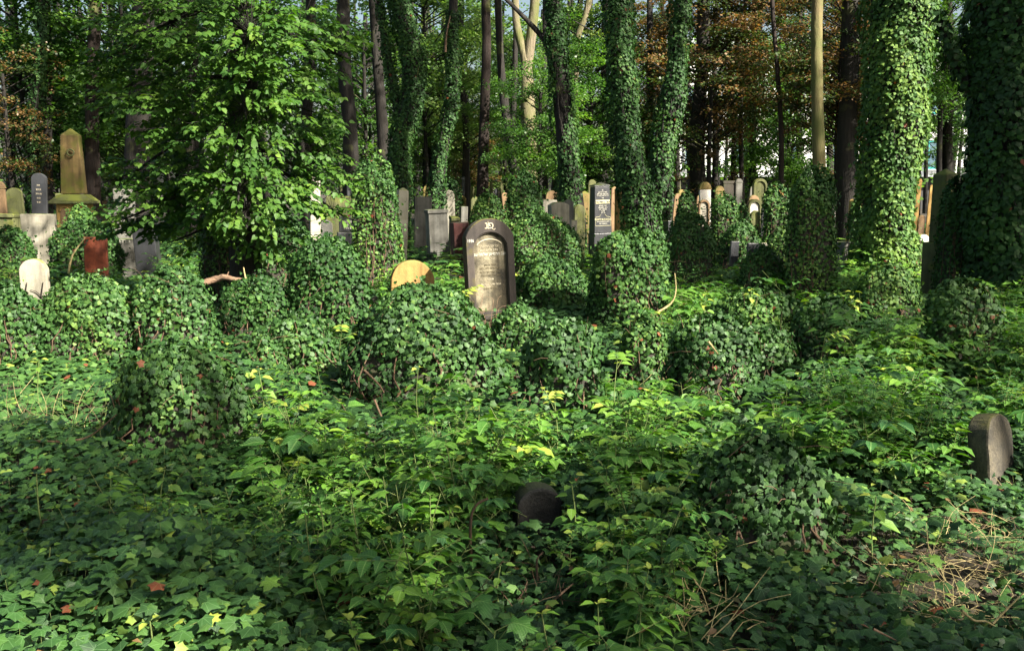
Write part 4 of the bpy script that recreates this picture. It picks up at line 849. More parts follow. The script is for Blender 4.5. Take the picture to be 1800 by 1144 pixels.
    C = np.repeat(np.array(C), 22, 0) + rng.normal(0, 1, (len(C) * 22, 3)) * [2.0, 2.0, 1.7]; C[:, 2] = np.maximum(C[:, 2], .6)
    pos, tip, nr, sz = spray_set(C, np.array([0, 200, 0.]), 26, 1.1, .30)
    put(g, 'quad', pos, tip, nr, sz, np.clip(np.repeat(rng.uniform(.1, .9, len(C)), 26) + rng.normal(0, .1, len(pos)), 0, 1))
    g2 = np.array([P(rng.uniform(-250, 2050), 300, rng.uniform(46, 75)) for _ in range(110)]); A = g2 * [1, 1, 0]; strip_tubes(g, A, A + np.stack([rng.normal(0, .8, 110), rng.normal(0, .8, 110), np.full(110, 14.)], -1), rng.uniform(.12, .3, 110), 1)
    o = link('far_wood', g.mesh('far_wood'), [M_tree, M_bark]); tag(o, 'far edge of the wood, a mass of leaves and trunks', kind='stuff')
trees()

def added_shade_trees():
    """unseen trees added outside the frame so that their crowns darken and dapple the scene"""
    spots = [(-4, -5, 1), (-11, -3, 2), (-4, -13, 0), (-14, 5, 1), (-4.2, 1.2, 0), (-9, 3.5, 2), (-15, 13, 0), (15, -15, 0), (23, 22, 1), (19, 0, 2), (0, -8, 0), (5, -13, 1), (-7, 1, 2), (-9, 9, 1), (24, 16, 0), (22, -9, 2)]
    lab = ['tree behind and left of the viewpoint', 'tree farther left behind the viewpoint', 'tree well behind the viewpoint', 'tree farther beyond the left edge', 'tree close at the left hand of the viewpoint', 'tree between the viewpoint and the left edge trees', 'tree past the left edge level with the lime tree', 'tree just outside the frame at right', 'tree beyond the right edge beside the right trunk', 'tree farther right of the frame', 'tree behind the viewpoint', 'tree behind and right of the viewpoint', 'tree left of the viewpoint', 'tree outside the left edge of the frame', 'tree far outside the right edge', 'tree far behind right of the viewpoint']
    targets = [(250, 860, 7.5, .30, None, 'shading the dark ivy at left'), (70, 900, 7, .22, None, 'shading the ivy at the left edge'), (60, 770, 8, .26, None, 'shading the stalks at the left edge'), (400, 980, 7, .27, None, 'shading a strip of ivy at lower left'), (450, 790, 8.5, .26, None, 'shading herbs left of the centre'), (640, 1075, 7.5, .24, None, 'shading the bottom left of centre'),
        (180, 985, 6.6, .20, None, 'shading a spot of the bottom left ivy'), (1010, 1070, 8.0, .28, None, 'shading the bottom centre'), (960, 885, 7.6, .20, None, 'shading the sunk dark stone'), (780, 900, 8.2, .18, None, 'shading herbs left of the sunk stone'), (1350, 1060, 7.0, .28, None, 'shading the lower right ivy'), (1600, 1040, 7.4, .26, None, 'shading the straw at lower right'), (1330, 880, 8.4, .20, None, 'shading the near right ivy mound'),
        (1130, 840, 9, .22, None, 'shading herbs right of the centre'), (700, 700, 9, .22, None, 'shading the front of the wide central mound'), (1480, 760, 9.5, .28, None, 'shading part of the right-hand herbs'), (1720, 560, 11, .34, None, 'shading the herbs under the right trunk'), (1290, 440, 15, .5, 17, 'shading the ivy under the crowd of stones'),
        (1776, 150, 9, .95, 13.0, 'shading the right-hand ivy trunk'), (1785, 330, 12, .9, 13.0, 'shading the foot of the right-hand ivy trunk'), (220, 80, 14, .3, 11.5, 'shading the upper left of the lime tree'), (1438, 270, 11, .75, 22, 'shading the lower half of the smooth olive trunk'), (262, 380, 17.5, .4, 16, 'shading the stones under the lime tree'), (430, 450, 15, .5, 14.5, 'shading the foot of the lime tree'), (100, 370, 19, .85, 25, 'shading the stones around the obelisk'), (640, 260, 21, .8, 32, 'shading the dark trunks behind the ivy column')]
    for i, (px, py, z, sc, d, tl) in enumerate(targets):  # added crowns, each set along the sun ray to shade its target
        d = d or dist(py, .2); c = P(px, py, d) + SUN * (z / SUN[2]); e = tag(empty('added_shade_crown', (c[0], c[1], 0)), 'added leafy tree outside the frame ' + tl, 'tree', 'small trees added outside the frame for shade')
        crown(e, 'light', i, (0, 0, c[2]), M_tree, (sc, sc, sc * .55)); g = Geo(); tubes(g, smooth_path([(.1, 0, -.1), (0, .1, c[2] * .5), (0, 0, c[2] + 1)], 8), np.linspace(.09, .05, 8), 8); link('trunk', g.mesh('trunk', True), M_bark, e)
    for i, (x, y, ci) in enumerate(spots):  # unseen tall trees added to block sky light and break up the sun
        e = tag(empty('unseen_shade_tree', (x, y, 0)), 'added unseen tall green ' + lab[i], 'tree', 'tall trees added out of view for shade')
        g = Geo(); tubes(g, smooth_path([(0, 0, -.2), (.2, .1, 4), (0, 0, 9), (.1, 0, 14)], 14), np.linspace(.32, .12, 14), 12, rough=.04); link('trunk', g.mesh('trunk', True), M_bark, e)
        crown(e, 'high', ci, (0, 0, 13 + (i % 3)), M_tree, (1, 1, .9))
added_shade_trees()

# ------------------------------------------------------------------ lime tree with drooping boughs
def lime():
    d0 = 13.0; k = PX(d0); base = P(432, 470, d0); base[2] = 0; e = tag(empty('lime_tree', base), 'big lime tree at left with boughs of round leaves drooping nearly to the ground', 'tree')
    def LP(px, py, dd=0.0): return P(px, py, d0 + dd) - base
    g = Geo(); path = smooth_path([LP(440, 480), LP(432, 380), LP(436, 250), LP(428, 120), LP(430, 0), LP(432, -250), LP(430, -520)], 30); path[0][2] = -.2
    tubes(g, path, np.linspace(.24, .12, 30), 14, rough=.06); link('trunk', g.mesh('trunk', True), M_bark, e)
    blobs = [  # px, py, rx, ry, depth offset, depth radius
        (400, 95, 215, 120, -.2, 1.5), (300, 40, 130, 75, -.5, 1.2), (520, 70, 115, 80, -.2, 1.2), (385, 240, 150, 90, -.4, 1.4), (510, 180, 115, 90, -.3, 1.1), (430, 340, 170, 80, -.4, 1.3), (265, 365, 90, 50, -.8, .7), (330, 330, 110, 60, -.7, 1.0),
        (560, 265, 62, 70, 0, .8), (215, 160, 55, 45, -.4, .6), (180, 110, 50, 22, -.5, .4), (240, 300, 45, 22, -.5, .4), (480, 420, 95, 40, 0, .9), (350, 405, 85, 35, -.3, .7), (590, 95, 50, 40, 0, .6), (585, 370, 45, 16, -.3, .3), (230, 400, 45, 22, -.7, .3),
        (430, 190, 85, 120, -1.5, .45), (420, 330, 80, 70, -1.5, .4), (440, 60, 90, 80, -1.5, .4), (560, 330, 70, 50, -.2, .5), (400, -120, 300, 170, 0, 2.4), (300, 180, 95, 75, -.6, .8)]
    bl = Geo(); tw = Geo(); C, OUT, FC = [], [], []
    for (px, py, rx, ry, dd, dr) in blobs:
        n = int(rx * ry / 190) + 5
        if py < -50: n = 120
        c0 = LP(px, py, dd)
        dirs = unit(rng.normal(size=(n, 3))); dirs[:, 1] = np.where(dirs[:, 1] > .3, -dirs[:, 1] * .6, dirs[:, 1]); r = rng.uniform(.45, 1.0, n) ** .5
        c = c0 + dirs * r[:, None] * np.array([rx * k * .86, dr, ry * k * .86])
        C.append(c); OUT.append(unit((c - np.array([0, .6, 0]) * 1) * [1, 1, 0] + dirs * .5)); FC.append(c0)
    C = np.concatenate(C); OUT = np.concatenate(OUT); n = len(C)
    # each spray: a twig with alternate leaves lying in one drooping plane
    L_ = rng.uniform(.32, .62, n); A = C - OUT * L_[:, None] * .5 + [0, 0, .05]; tipv = OUT + np.stack([0 * L_, 0 * L_, rng.uniform(-.38, .08, n)], -1); B = A + unit(tipv) * L_[:, None]
    strip_tubes(tw, A, B, .004)
    per = 16; t = np.tile(np.linspace(.06, 1, per), (n, 1)) + rng.normal(0, .02, (n, per)); s = np.where(np.arange(per) % 2 == 0, 1, -1)[None] * np.ones((n, 1))
    ax = unit(B - A); side = unit(np.cross(ax, np.tile([0, 0, 1.], (n, 1)))); nrm = np.cross(side, ax)
    nrm = unit(nrm + rng.normal(0, .22, (n, 3)) + np.array([.12, -.22, .95]))
    pos = A[:, None] + (B - A)[:, None] * t[..., None] + side[:, None] * (s * .012)[..., None] + [0, 0, 0] + nrm[:, None] * rng.normal(0, .018, (n, per))[..., None]
    pos[..., 2] -= .12 * (t ** 2) * L_[:, None]
    tip = ax[:, None] * .75 + side[:, None] * s[..., None] * .8 + np.array([0, 0, -.22]) + rng.normal(0, .22, (n, per, 3))
    nn = nrm[:, None] + rng.normal(0, .28, (n, per, 3)); sz = rng.uniform(.062, .102, (n, per)) * (1 - .35 * np.abs(t - .55))
    tint = np.clip(rng.uniform(.1, .8, n)[:, None] + rng.normal(0, .12, (n, per)), 0, 1)
    pos, tip, nn, sz, tint = pos.reshape(-1, 3), tip.reshape(-1, 3), nn.reshape(-1, 3), sz.ravel(), tint.ravel()
    idx = np.argsort(pos[:, 1] + rng.normal(0, .3, len(pos)) + np.where(pos[:, 2] + base[2] > 3.8, 9, 0))[:300]; mask = np.zeros(len(pos), bool); mask[idx] = True
    for i in idx: leaf_obj('leaf', 'lime', M_lime, tint[i], pos[i], unit(tip[i]), unit(nn[i]), float(sz[i]), e)
    put(bl, 'lime', pos[~mask], tip[~mask], nn[~mask], sz[~mask], tint[~mask])
    tag(link('foliage', bl.mesh('foliage'), M_lime, e), kind='stuff')
    for (px, py, rx, ry, dd, dr) in blobs:
        c0 = LP(px, py, dd); h = min(max(c0[2] + abs(c0[0]) * .5, .8), 6.5); b = smooth_path([(0, 0, h), (c0[0] * .5, c0[1] * .5, (h + c0[2]) / 2 + .15), c0, c0 + unit(c0 * [1, 1, 0] + 1e-3) * .4 - [0, 0, .15]], 10); g = Geo(); tubes(g, b, np.linspace(.035, .007, 10), 7); link('bough', g.mesh('bough', True), M_bark, e)
    for _ in range(n):
        pass
    # connect the twigs to the boughs
    cs = np.array(FC); near = np.argmin(((C[:, None] - cs[None]) ** 2).sum(-1), 1); strip_tubes(tw, cs[near], A, .0035)
    link('twigs', tw.mesh('twigs'), M_bark, e)['kind'] = 'stuff'
    crown(e, 'high', 1, (.3, 0, 8.6), M_lime, (.9, .9, .75)); crown(e, 'high', 2, (-.5, .5, 12), M_lime, (.9, .9, .8))  # upper crowns added above the frame to deepen the shade
lime()

# ------------------------------------------------------------------ undergrowth
def gauss(px, py, cx, cy, sx, sy): return np.exp(-((px - cx) / sx) ** 2 - ((py - cy) / sy) ** 2)
def herb_density(px, py):
    f = 1.1 * gauss(px, py, 850, 790, 430, 105) + 1.25 * gauss(px, py, 1450, 700, 420, 105) + .9 * gauss(px, py, 1560, 500, 210, 60) + .9 * gauss(px, py, 820, 950, 270, 110) + .8 * gauss(px, py, 1130, 960, 120, 130)
    f += .55 * gauss(px, py, 540, 690, 120, 70) + .5 * gauss(px, py, 60, 570, 120, 50) + .5 * gauss(px, py, 560, 520, 300, 40) + .75 * gauss(px, py, 1250, 500, 200, 45) + .45 * gauss(px, py, 760, 430, 120, 40) + .35 * gauss(px, py, 300, 900, 200, 70) + .7 * gauss(px, py, 1720, 660, 120, 90) + .5 * gauss(px, py, 330, 480, 120, 30)
    f -= .9 * gauss(px, py, 1330, 890, 190, 90) + .5 * gauss(px, py, 150, 780, 180, 90) + 1.0 * gauss(px, py, 1600, 1000, 250, 120) + .6 * gauss(px, py, 200, 1060, 300, 90)
    return np.clip(f, 0.0, 1)
def sample_ground(n, y0, y1, dens, power=1.0, blockherbs=True):
    out = np.zeros((0, 2))
    Y = (rng.uniform(y0 ** (2 * power - 1 + 1e-6), y1 ** (2 * power - 1 + 1e-6), n * 4)) ** (1 / (2 * power - 1 + 1e-6)); hw = Y * .56 + .6; X = rng.uniform(-1, 1, len(Y)) * hw
    p = np.stack([X, Y, np.full(len(Y), .22)], -1); px, py = project(p); keep = rng.random(len(Y)) < dens(px, py)
    if blockherbs:
        mg = .10 * 1750 / np.maximum(Y, 2)
        pz, qz = project(np.stack([X, Y, np.full(len(Y), .6)], -1))
        for a, b, c, d_, _ in BLOCK: keep &= ((rng.random(len(Y)) < .06) & (a not in (890, 812))) | ~((px > a - mg) & (px < b + mg) & (py > c + (d_ - c) * .3) & (qz < c + (d_ - c) * .93))
    q = np.stack([X, Y], -1)[keep]; return q[:n]
def herb_proto(kind):
    """one plant as leaf arrays: pos, tip, normal, size, shape; and its stem sticks"""
    ps, tp, nm, sz, tn, st = [], [], [], [], [], []
    h = rng.uniform(.2, .42); lean = rng.normal(0, .12, 2); topp = np.array([lean[0], lean[1], h]); st.append((np.zeros(3), topp, .0045))
    def leaf(p, t, n, s, c): ps.append(p); tp.append(t); nm.append(n); sz.append(s); tn.append(c)
    at = lambda u: topp * u
    if kind == 'pinnate':
        for i in range(rng.integers(4, 7)):
            a = i * 2.4 + rng.normal(0, .3); u = .45 + .55 * i / 6; o = at(u); dv = unit(np.array([math.cos(a), math.sin(a), rng.uniform(.15, .6)])); L_ = rng.uniform(.14, .26); end = o + dv * L_; end[2] -= .02; st.append((o, end, .002))
            sd = unit(np.cross(dv, [0, 0, 1.])); nl = rng.integers(2, 4); c = rng.uniform(.25, .8)
            for j in range(nl):
                v = .4 + .6 * j / nl; q = o + (end - o) * v
                for s in (-1, 1): leaf(q, sd * s + dv * .55 + [0, 0, -.15], np.array([0, 0, 1.]) + rng.normal(0, .2, 3) - sd * s * .2, rng.uniform(.05, .085), c + rng.normal(0, .06))
            leaf(end, dv + [0, 0, -.35], np.array([0, 0, 1.]) + dv * .2 + rng.normal(0, .15, 3), rng.uniform(.065, .10), c)
    elif kind == 'opposite':
        m = rng.integers(4, 7)
        for i in range(m):
            u = .35 + .65 * i / (m - 1); o = at(u); a = (i % 2) * 1.57 + rng.normal(0, .2); s_ = (1.1 - .55 * u) * rng.uniform(.075, .11)
            for s in (0, math.pi): dv = np.array([math.cos(a + s), math.sin(a + s), .1]); leaf(o + dv * .015, dv + [0, 0, -.25 + .4 * u], np.array([0, 0, 1.]) + rng.normal(0, .2, 3), s_, .15 + .5 * u + rng.normal(0, .08))
        for a in rng.uniform(0, 6.28, 3): dv = np.array([math.cos(a), math.sin(a), .7]); leaf(topp, dv, np.array([0, 0, 1.]) - dv * .3, .04, .85)
    elif kind == 'small':
        for i in range(9):
            a = rng.uniform(0, 6.28); o = at(rng.uniform(.2, .9)); dv = unit(np.array([math.cos(a), math.sin(a), rng.uniform(.3, 1.2)])); L_ = rng.uniform(.1, .24); end = o + dv * L_; st.append((o, end, .0018)); sd = unit(np.cross(dv, [0, 0, 1.])); c = rng.uniform(.2, .8)
            for j in range(4):
                q = o + (end - o) * (.3 + .23 * j)
                for s in (-1, 1): leaf(q, sd * s + dv * .4, np.array([0, 0, 1.]) + rng.normal(0, .3, 3), rng.uniform(.025, .042), c + rng.normal(0, .08))
    else:
        for i in range(rng.integers(3, 6)):
            a = i * 2.3 + rng.normal(0, .3); o = at(.5 + .12 * i); dv = unit(np.array([math.cos(a), math.sin(a), .5])); end = o + dv * rng.uniform(.06, .13); st.append((o, end, .002)); leaf(end, dv + [0, 0, -.6], np.array([0, 0, 1.]) + dv * .3 + rng.normal(0, .15, 3), rng.uniform(.07, .115), rng.uniform(.15, .6))
    return dict(p=np.array(ps), t=np.array(tp), n=np.array(nm), s=np.array(sz), c=np.array(tn), st=st)
def scatter(geo, protos, xy, scale, shape, mi_leaf=0, mi_stem=1, tintj=.14, cshift=0.0, tall=1.0):
    pid = rng.integers(0, len(protos), len(xy))
    for i, pr in enumerate(protos):
        q = xy[pid == i]; m = len(q)
        if not m: continue
        a = rng.uniform(0, 6.28, m); s = scale * (.62 + .75 * rng.random(m) ** 1.8) * (1 + .2 * np.sin(q[:, 0] * 2.1 + q[:, 1] * .9) * np.cos(q[:, 1] * 1.7 - q[:, 0])); ca, sa = np.cos(a), np.sin(a); lx, ly = rng.normal(0, .16, (2, m)); z = gz(q[:, 0], q[:, 1])
        def xf(v, trans):
            v = np.broadcast_to(v, (m,) + v.shape); x = v[..., 0] * ca[:, None] - v[..., 1] * sa[:, None]; y = v[..., 0] * sa[:, None] + v[..., 1] * ca[:, None]; zz = v[..., 2]
            x, y = x + lx[:, None] * zz, y + ly[:, None] * zz
            o = np.stack([x, y, zz * (tall if trans else 1)], -1)
            return (o * s[:, None, None] + np.stack([q[:, 0], q[:, 1], z], -1)[:, None]).reshape(-1, 3) if trans else o.reshape(-1, 3)
        k = len(pr['p']); put(geo, shape, xf(pr['p'], True), xf(pr['t'], False), xf(pr['n'], False), (pr['s'][None] * 1.18 * (s[:, None] * .5 + scale * .5)).ravel(), np.clip((pr['c'][None] + rng.normal(cshift, tintj, m)[:, None]).ravel(), 0, 1), mi_leaf)
        A = np.array([x[0] for x in pr['st']]); B = np.array([x[1] for x in pr['st']]); r = np.array([x[2] for x in pr['st']])
        strip_tubes(geo, xf(A, True), xf(B, True), np.tile(r, m), mi_stem)
def undergrowth():
    near = lambda px, py: herb_density(px, py)
    pn = [herb_proto('pinnate') for _ in range(7)]; op = [herb_proto('opposite') for _ in range(7)]; sm = [herb_proto('small') for _ in range(5)]; mp = [herb_proto('maple') for _ in range(6)]
    for nm, prs, shape, ns, lb, cs in (('leafy_undergrowth', pn, 'ovate', (900, 1000), 'mass of young ash and elder plants with paired leaflets filling the gaps between ivy mounds', .0), ('nettle_undergrowth', op, 'ovate', (760, 800), 'mass of nettle-like herbs with opposite leaves', .05), ('small_leaved_undergrowth', sm, 'ovate4', (450, 450), 'mass of small-leaved shrub shoots among the herbs', 0), ('maple_seedling_undergrowth', mp, 'maple', (260, 330), 'mass of young maple seedlings among the herbs', -.05)):
        g = Geo(); scatter(g, prs, sample_ground(int(ns[0] * .42), 2.6, 4.9, near), .74, shape, cshift=cs, tall=1.35); scatter(g, prs, sample_ground(int(ns[0] * .75), 4.9, 8.5, near), 1.0, shape, cshift=cs)
        scatter(g, prs, sample_ground(ns[1], 8.5, 17, near), 1.25, 'ovate4' if shape != 'maple' else 'ivy6', cshift=cs)
        tag(link(nm, g.mesh(nm), [M_herb, M_stem]), lb, kind='stuff')
    g = Geo(); bgd = lambda px, py: np.clip(.45 + .4 * np.sin(px * .03) * np.cos(py * .11 + px * .01), .05, 1)
    scatter(g, pn + op, sample_ground(1100, 15, 34, bgd, blockherbs=False), 1.3, 'quad', tintj=.2)
    tag(link('distant_undergrowth', g.mesh('distant_undergrowth'), [M_herb, M_stem]), 'far green herbs on the ground between the distant gravestones', kind='stuff')
undergrowth()

def ground_ivy():
    for i, (y0, y1, n, size, kind, nm, lb) in enumerate([(2.2, 6.5, 46000, .039, 'ivy12', 'near_ground_ivy', 'carpet of broad glossy ivy leaves over the near ground'), (6.5, 14, 52000, .056, 'ivy6', 'middle_ground_ivy', 'carpet of ivy between the buried gravestones'), (14, 45, 60000, .11, 'ivy2', 'far_ground_ivy', 'carpet of ivy among the distant gravestones')]):
        Y = np.sqrt(rng.uniform(y0 ** 2, y1 ** 2, n)) if i < 2 else rng.uniform(y0 ** 1.3, y1 ** 1.3, n) ** (1 / 1.3); X = rng.uniform(-1, 1, n) * (Y * .57 + .5)
        hump = .07 * np.sin(X * 2.3 + Y * 1.1) + .06 * np.sin(X * 1.1 - Y * 2.7 + 1) + .05 * np.sin(X * 5.1 + Y * 3.9)
        z = gz(X, Y) + .12 + hump + rng.normal(0, .035, n); z = np.maximum(z, gz(X, Y) + .02)
        px, py = project(np.stack([X, Y, z], -1)); bare = .95 * gauss(px, py, 1700, 1000, 170, 95) + .6 * gauss(px, py, 700, 1060, 90, 60) + .5 * gauss(px, py, 250, 770, 200, 30) + .5 * gauss(px, py, 1500, 960, 60, 30)
        keep = (rng.random(n) > bare) & ~((px > 893) & (px < 992) & (py > 838) & (py < 915) & (Y < 4.9)); X, Y, z = X[keep], Y[keep], z[keep]; n = len(X)
        nr = np.tile([0, -.22, 1.], (n, 1)); tipd = np.stack([rng.normal(0, 1, n), rng.normal(-.6, 1, n), rng.normal(-.2, .2, n)], -1)
        nn = unit(nr + rng.normal(0, .3, (n, 3))); pos = np.stack([X, Y, z], -1)
        tint = np.clip(.32 + .12 * np.sin(X * 1.7 + Y) + rng.normal(0, .22, n), 0, .88); tint[rng.random(n) < .004] = 1; tint[rng.random(n) < .02] = .95
        sz = size * np.clip(rng.lognormal(0, .28, n), .5, 1.8)
        if i == 0: sz *= 1 + .35 * gauss(*project(pos), 100, 1100, 260, 120)
        g = Geo(); put(g, kind, pos, tipd, nn, sz, tint)
        if i == 0:
            s = rng.random(n) < .25; strip_tubes(g, pos[s] * [1, 1, 0] + np.stack([rng.normal(0, .03, s.sum()), rng.normal(0, .03, s.sum()), gz(X[s], Y[s])], -1), pos[s], .0018, 1)
        tag(link(nm, g.mesh(nm), [M_ivy if i < 2 else M_ivyf, M_stem]), lb, kind='stuff')
ground_ivy()

# ------------------------------------------------------------------ single plants that stand out
def sprout(px, py, d, kind, h, label, size=.07, n=8, m=M_herb, tint=.7, h0=.0, lean=0):
    c = P(px, py, d); e = tag(empty('seedling', (c[0], d, float(gz(c[0], d)))), label, 'plant', None); H = c[2]
    g = Geo(); tubes(g, smooth_path([(rng.normal(0, .03), 0, -.03), (rng.normal(0, .02), rng.normal(0, .02), H * .5), (0, 0, H)], 8), np.linspace(.005, .0025, 8), 5)
    if kind == 'whorl':
        for i in range(n):
            u = (i // 2) / max(1, (n // 2 - 1)); z = H - (1 - u) * h; a = (i // 2) * 1.45 + (i % 2) * math.pi + rng.normal(0, .2); dv = np.array([math.cos(a), math.sin(a), .05])
            leaf_obj('leaf', 'ovate', m, tint + .2 * u - .1, np.array([0, 0, z]) + dv * .02, dv + [0, 0, -.3 + .35 * u], np.array([0, 0, 1.]) + rng.normal(0, .18, 3) + [0, -.25, 0], size * (1.15 - .45 * u) * rng.uniform(.85, 1.15), e)
    elif kind == 'pinnate':
        for b in range(max(2, n // 5)):
            a = -1.2 + b * 2.2 + rng.normal(0, .4); dv = unit(np.array([math.cos(a), math.sin(a) * .6, .35])); o = np.array([0, 0, H - h * .25 * b]); L_ = h * .9; end = o + dv * L_; tubes(g, np.array([o, (o + end) / 2 + [0, 0, .01], end]), [.002] * 3, 4); sd = unit(np.cross(dv, [0, 0, 1.]))
            for j in range(3):
                q = o + (end - o) * (.35 + .25 * j)
                for s in (-1, 1): leaf_obj('leaf', 'ovate', m, tint + rng.normal(0, .08), q, sd * s + dv * .5 + [0, 0, -.1], np.array([0, -.25, 1.]) + rng.normal(0, .15, 3), size * rng.uniform(.85, 1.1), e)
            leaf_obj('leaf', 'ovate', m, tint, end, dv + [0, 0, -.2], np.array([0, -.2, 1.]), size * 1.1, e)
    elif kind == 'maple':
        for i in range(n):
            a = i * 2.4; dv = unit(np.array([math.cos(a), math.sin(a), .5])); o = np.array([0, 0, H - h * i / n]); end = o + dv * size * rng.uniform(.8, 1.5); tubes(g, np.array([o, (o + end) / 2, end]), [.0018] * 3, 4)
            leaf_obj('leaf', 'maple', m, tint + rng.normal(0, .08), end, dv + [0, -.2, -.6], np.array([0, -.4, 1.]) + dv * .3, size * rng.uniform(.85, 1.2), e)
    link('stem', g.mesh('stem'), M_stem, e); return e
def sprouts():
    s = sprout
    s(232, 655, 6.9, 'whorl', .16, 'yellow-green herb rosette on top of the left foreground ivy mound', .085, 8, tint=.95)
    s(68, 620, 7.6, 'whorl', .12, 'pale green seedling at far left in front of the rounded ivy mound', .08, 7, tint=.9)
    s(455, 655, 6.6, 'whorl', .14, 'bright herb left of the wide central ivy mound', .085, 8, tint=.9)
    s(500, 690, 6.0, 'pinnate', .16, 'light green ash seedling in the left centre herbs', .06, 12, tint=.85)
    s(600, 598, 8.0, 'pinnate', .2, 'sunlit ash shoot at the left edge of the wide central ivy mound', .07, 12, tint=.95)
    s(735, 640, 6.6, 'whorl', .12, 'young pale herb before the wide central ivy mound', .075, 8, tint=.85)
    s(805, 520, 10.5, 'pinnate', .26, 'yellow-green elder shoot at the left foot of the large arched headstone', .085, 16, tint=1.0)
    s(910, 535, 10.4, 'whorl', .1, 'yellow rosette at the right foot of the large arched headstone', .11, 7, tint=1.0)
    s(1085, 640, 6.8, 'pinnate', .2, 'ash seedling with rows of pale leaflets right of the upright narrow mound', .075, 12, tint=.8)
    s(975, 700, 6.0, 'pinnate', .22, 'tall yellow-green shoot with many small leaflets near the centre', .05, 18, tint=.97)
    s(1100, 720, 5.9, 'pinnate', .22, 'glossy ash seedling with long leaflets right of centre', .085, 12, tint=.8)
    s(1240, 520, 9.5, 'whorl', .16, 'yellow-green herb above the grey-green ivy mound', .09, 8, tint=.97)
    s(1320, 512, 9.8, 'whorl', .14, 'yellow-green herb on the long ivy hump', .085, 8, tint=.95)
    s(1500, 500, 10.5, 'whorl', .2, 'lime green sapling right of the tall dark ivy pillar', .10, 10, tint=.97)
    s(1450, 600, 8.2, 'pinnate', .2, 'ash shoot arching before the shaded-flank mound', .085, 12, tint=.85)
    s(1540, 870, 4.3, 'whorl', .12, 'large lance-leaved herb over the dark ivy at lower right', .09, 7, tint=.85)
    s(1600, 985, 3.9, 'maple', .06, 'bright maple seedling in the ivy at lower right', .065, 4, tint=.8)
    s(1640, 1080, 3.5, 'maple', .06, 'second maple seedling at the lower right corner area', .06, 4, tint=.7)
    s(1470, 1085, 3.5, 'whorl', .1, 'pale toothed seedling at the bottom right of centre', .045, 8, tint=.85)
    s(1005, 862, 4.4, 'whorl', .16, 'tall herb with broad leaves standing before the sunk dark stone', .075, 9, tint=.75)
    s(880, 985, 3.9, 'whorl', .1, 'small herb rosette below the sunk dark stone', .06, 7, tint=.75)
    s(690, 860, 4.5, 'pinnate', .13, 'sprig with paired toothed leaflets left of the sunk dark stone', .055, 12, tint=.7)
    s(740, 920, 4.2, 'whorl', .09, 'little yellow-green seedling beside the bent bare twig', .04, 8, tint=.95)
    s(790, 895, 4.3, 'whorl', .12, 'pale-topped herb by the top of the bent bare twig', .05, 7, tint=.98)
    s(755, 1030, 3.7, 'pinnate', .15, 'elder seedling with drooping leaves at bottom centre', .06, 12, tint=.5)
    s(1100, 1030, 3.6, 'pinnate', .17, 'large elder seedling with toothed leaves at the bottom right of centre', .085, 12, tint=.5)
    s(1180, 990, 3.8, 'pinnate', .15, 'elder seedling with broad leaves beside the large one at the bottom', .075, 12, tint=.5)
    s(700, 1105, 3.35, 'whorl', .07, 'yellow-green rosette at the bottom edge left of centre', .055, 8, tint=.92)
    s(870, 1100, 3.4, 'maple', .07, 'dark green maple seedling at the bottom edge centre', .09, 4, tint=.35)
    s(265, 1120, 3.25, 'whorl', .06, 'pair of round yellow-green leaves at the bottom left edge', .06, 4, tint=.95)
    s(335, 1125, 3.25, 'maple', .05, 'yellow-green lobed seedling beside the round leaves at bottom left', .05, 3, tint=.95)
    s(430, 1040, 3.6, 'maple', .05, 'single bright maple leaf rising from the ivy at lower left', .06, 2, tint=.95)
    s(290, 805, 4.9, 'whorl', .1, 'herb with pale young top in the dark ivy at left', .06, 8, tint=.85)
    s(350, 870, 4.6, 'whorl', .1, 'yellow-green herb leaning in the dark ivy left of centre', .055, 8, tint=.85)
    s(90, 985, 4.0, 'whorl', .1, 'herb with narrow leaves at left above the sunlit ivy', .06, 8, tint=.7)
    s(500, 850, 4.6, 'whorl', .14, 'tall green herb with long leaves at left centre', .09, 9, tint=.65)
    s(65, 845, 4.8, 'whorl', .08, 'small bright seedling at the left edge in dark ivy', .045, 6, tint=.85)
    s(560, 985, 3.9, 'maple', .04, 'small yellow seedling in the ivy left of bottom centre', .035, 3, tint=.95)
sprouts()

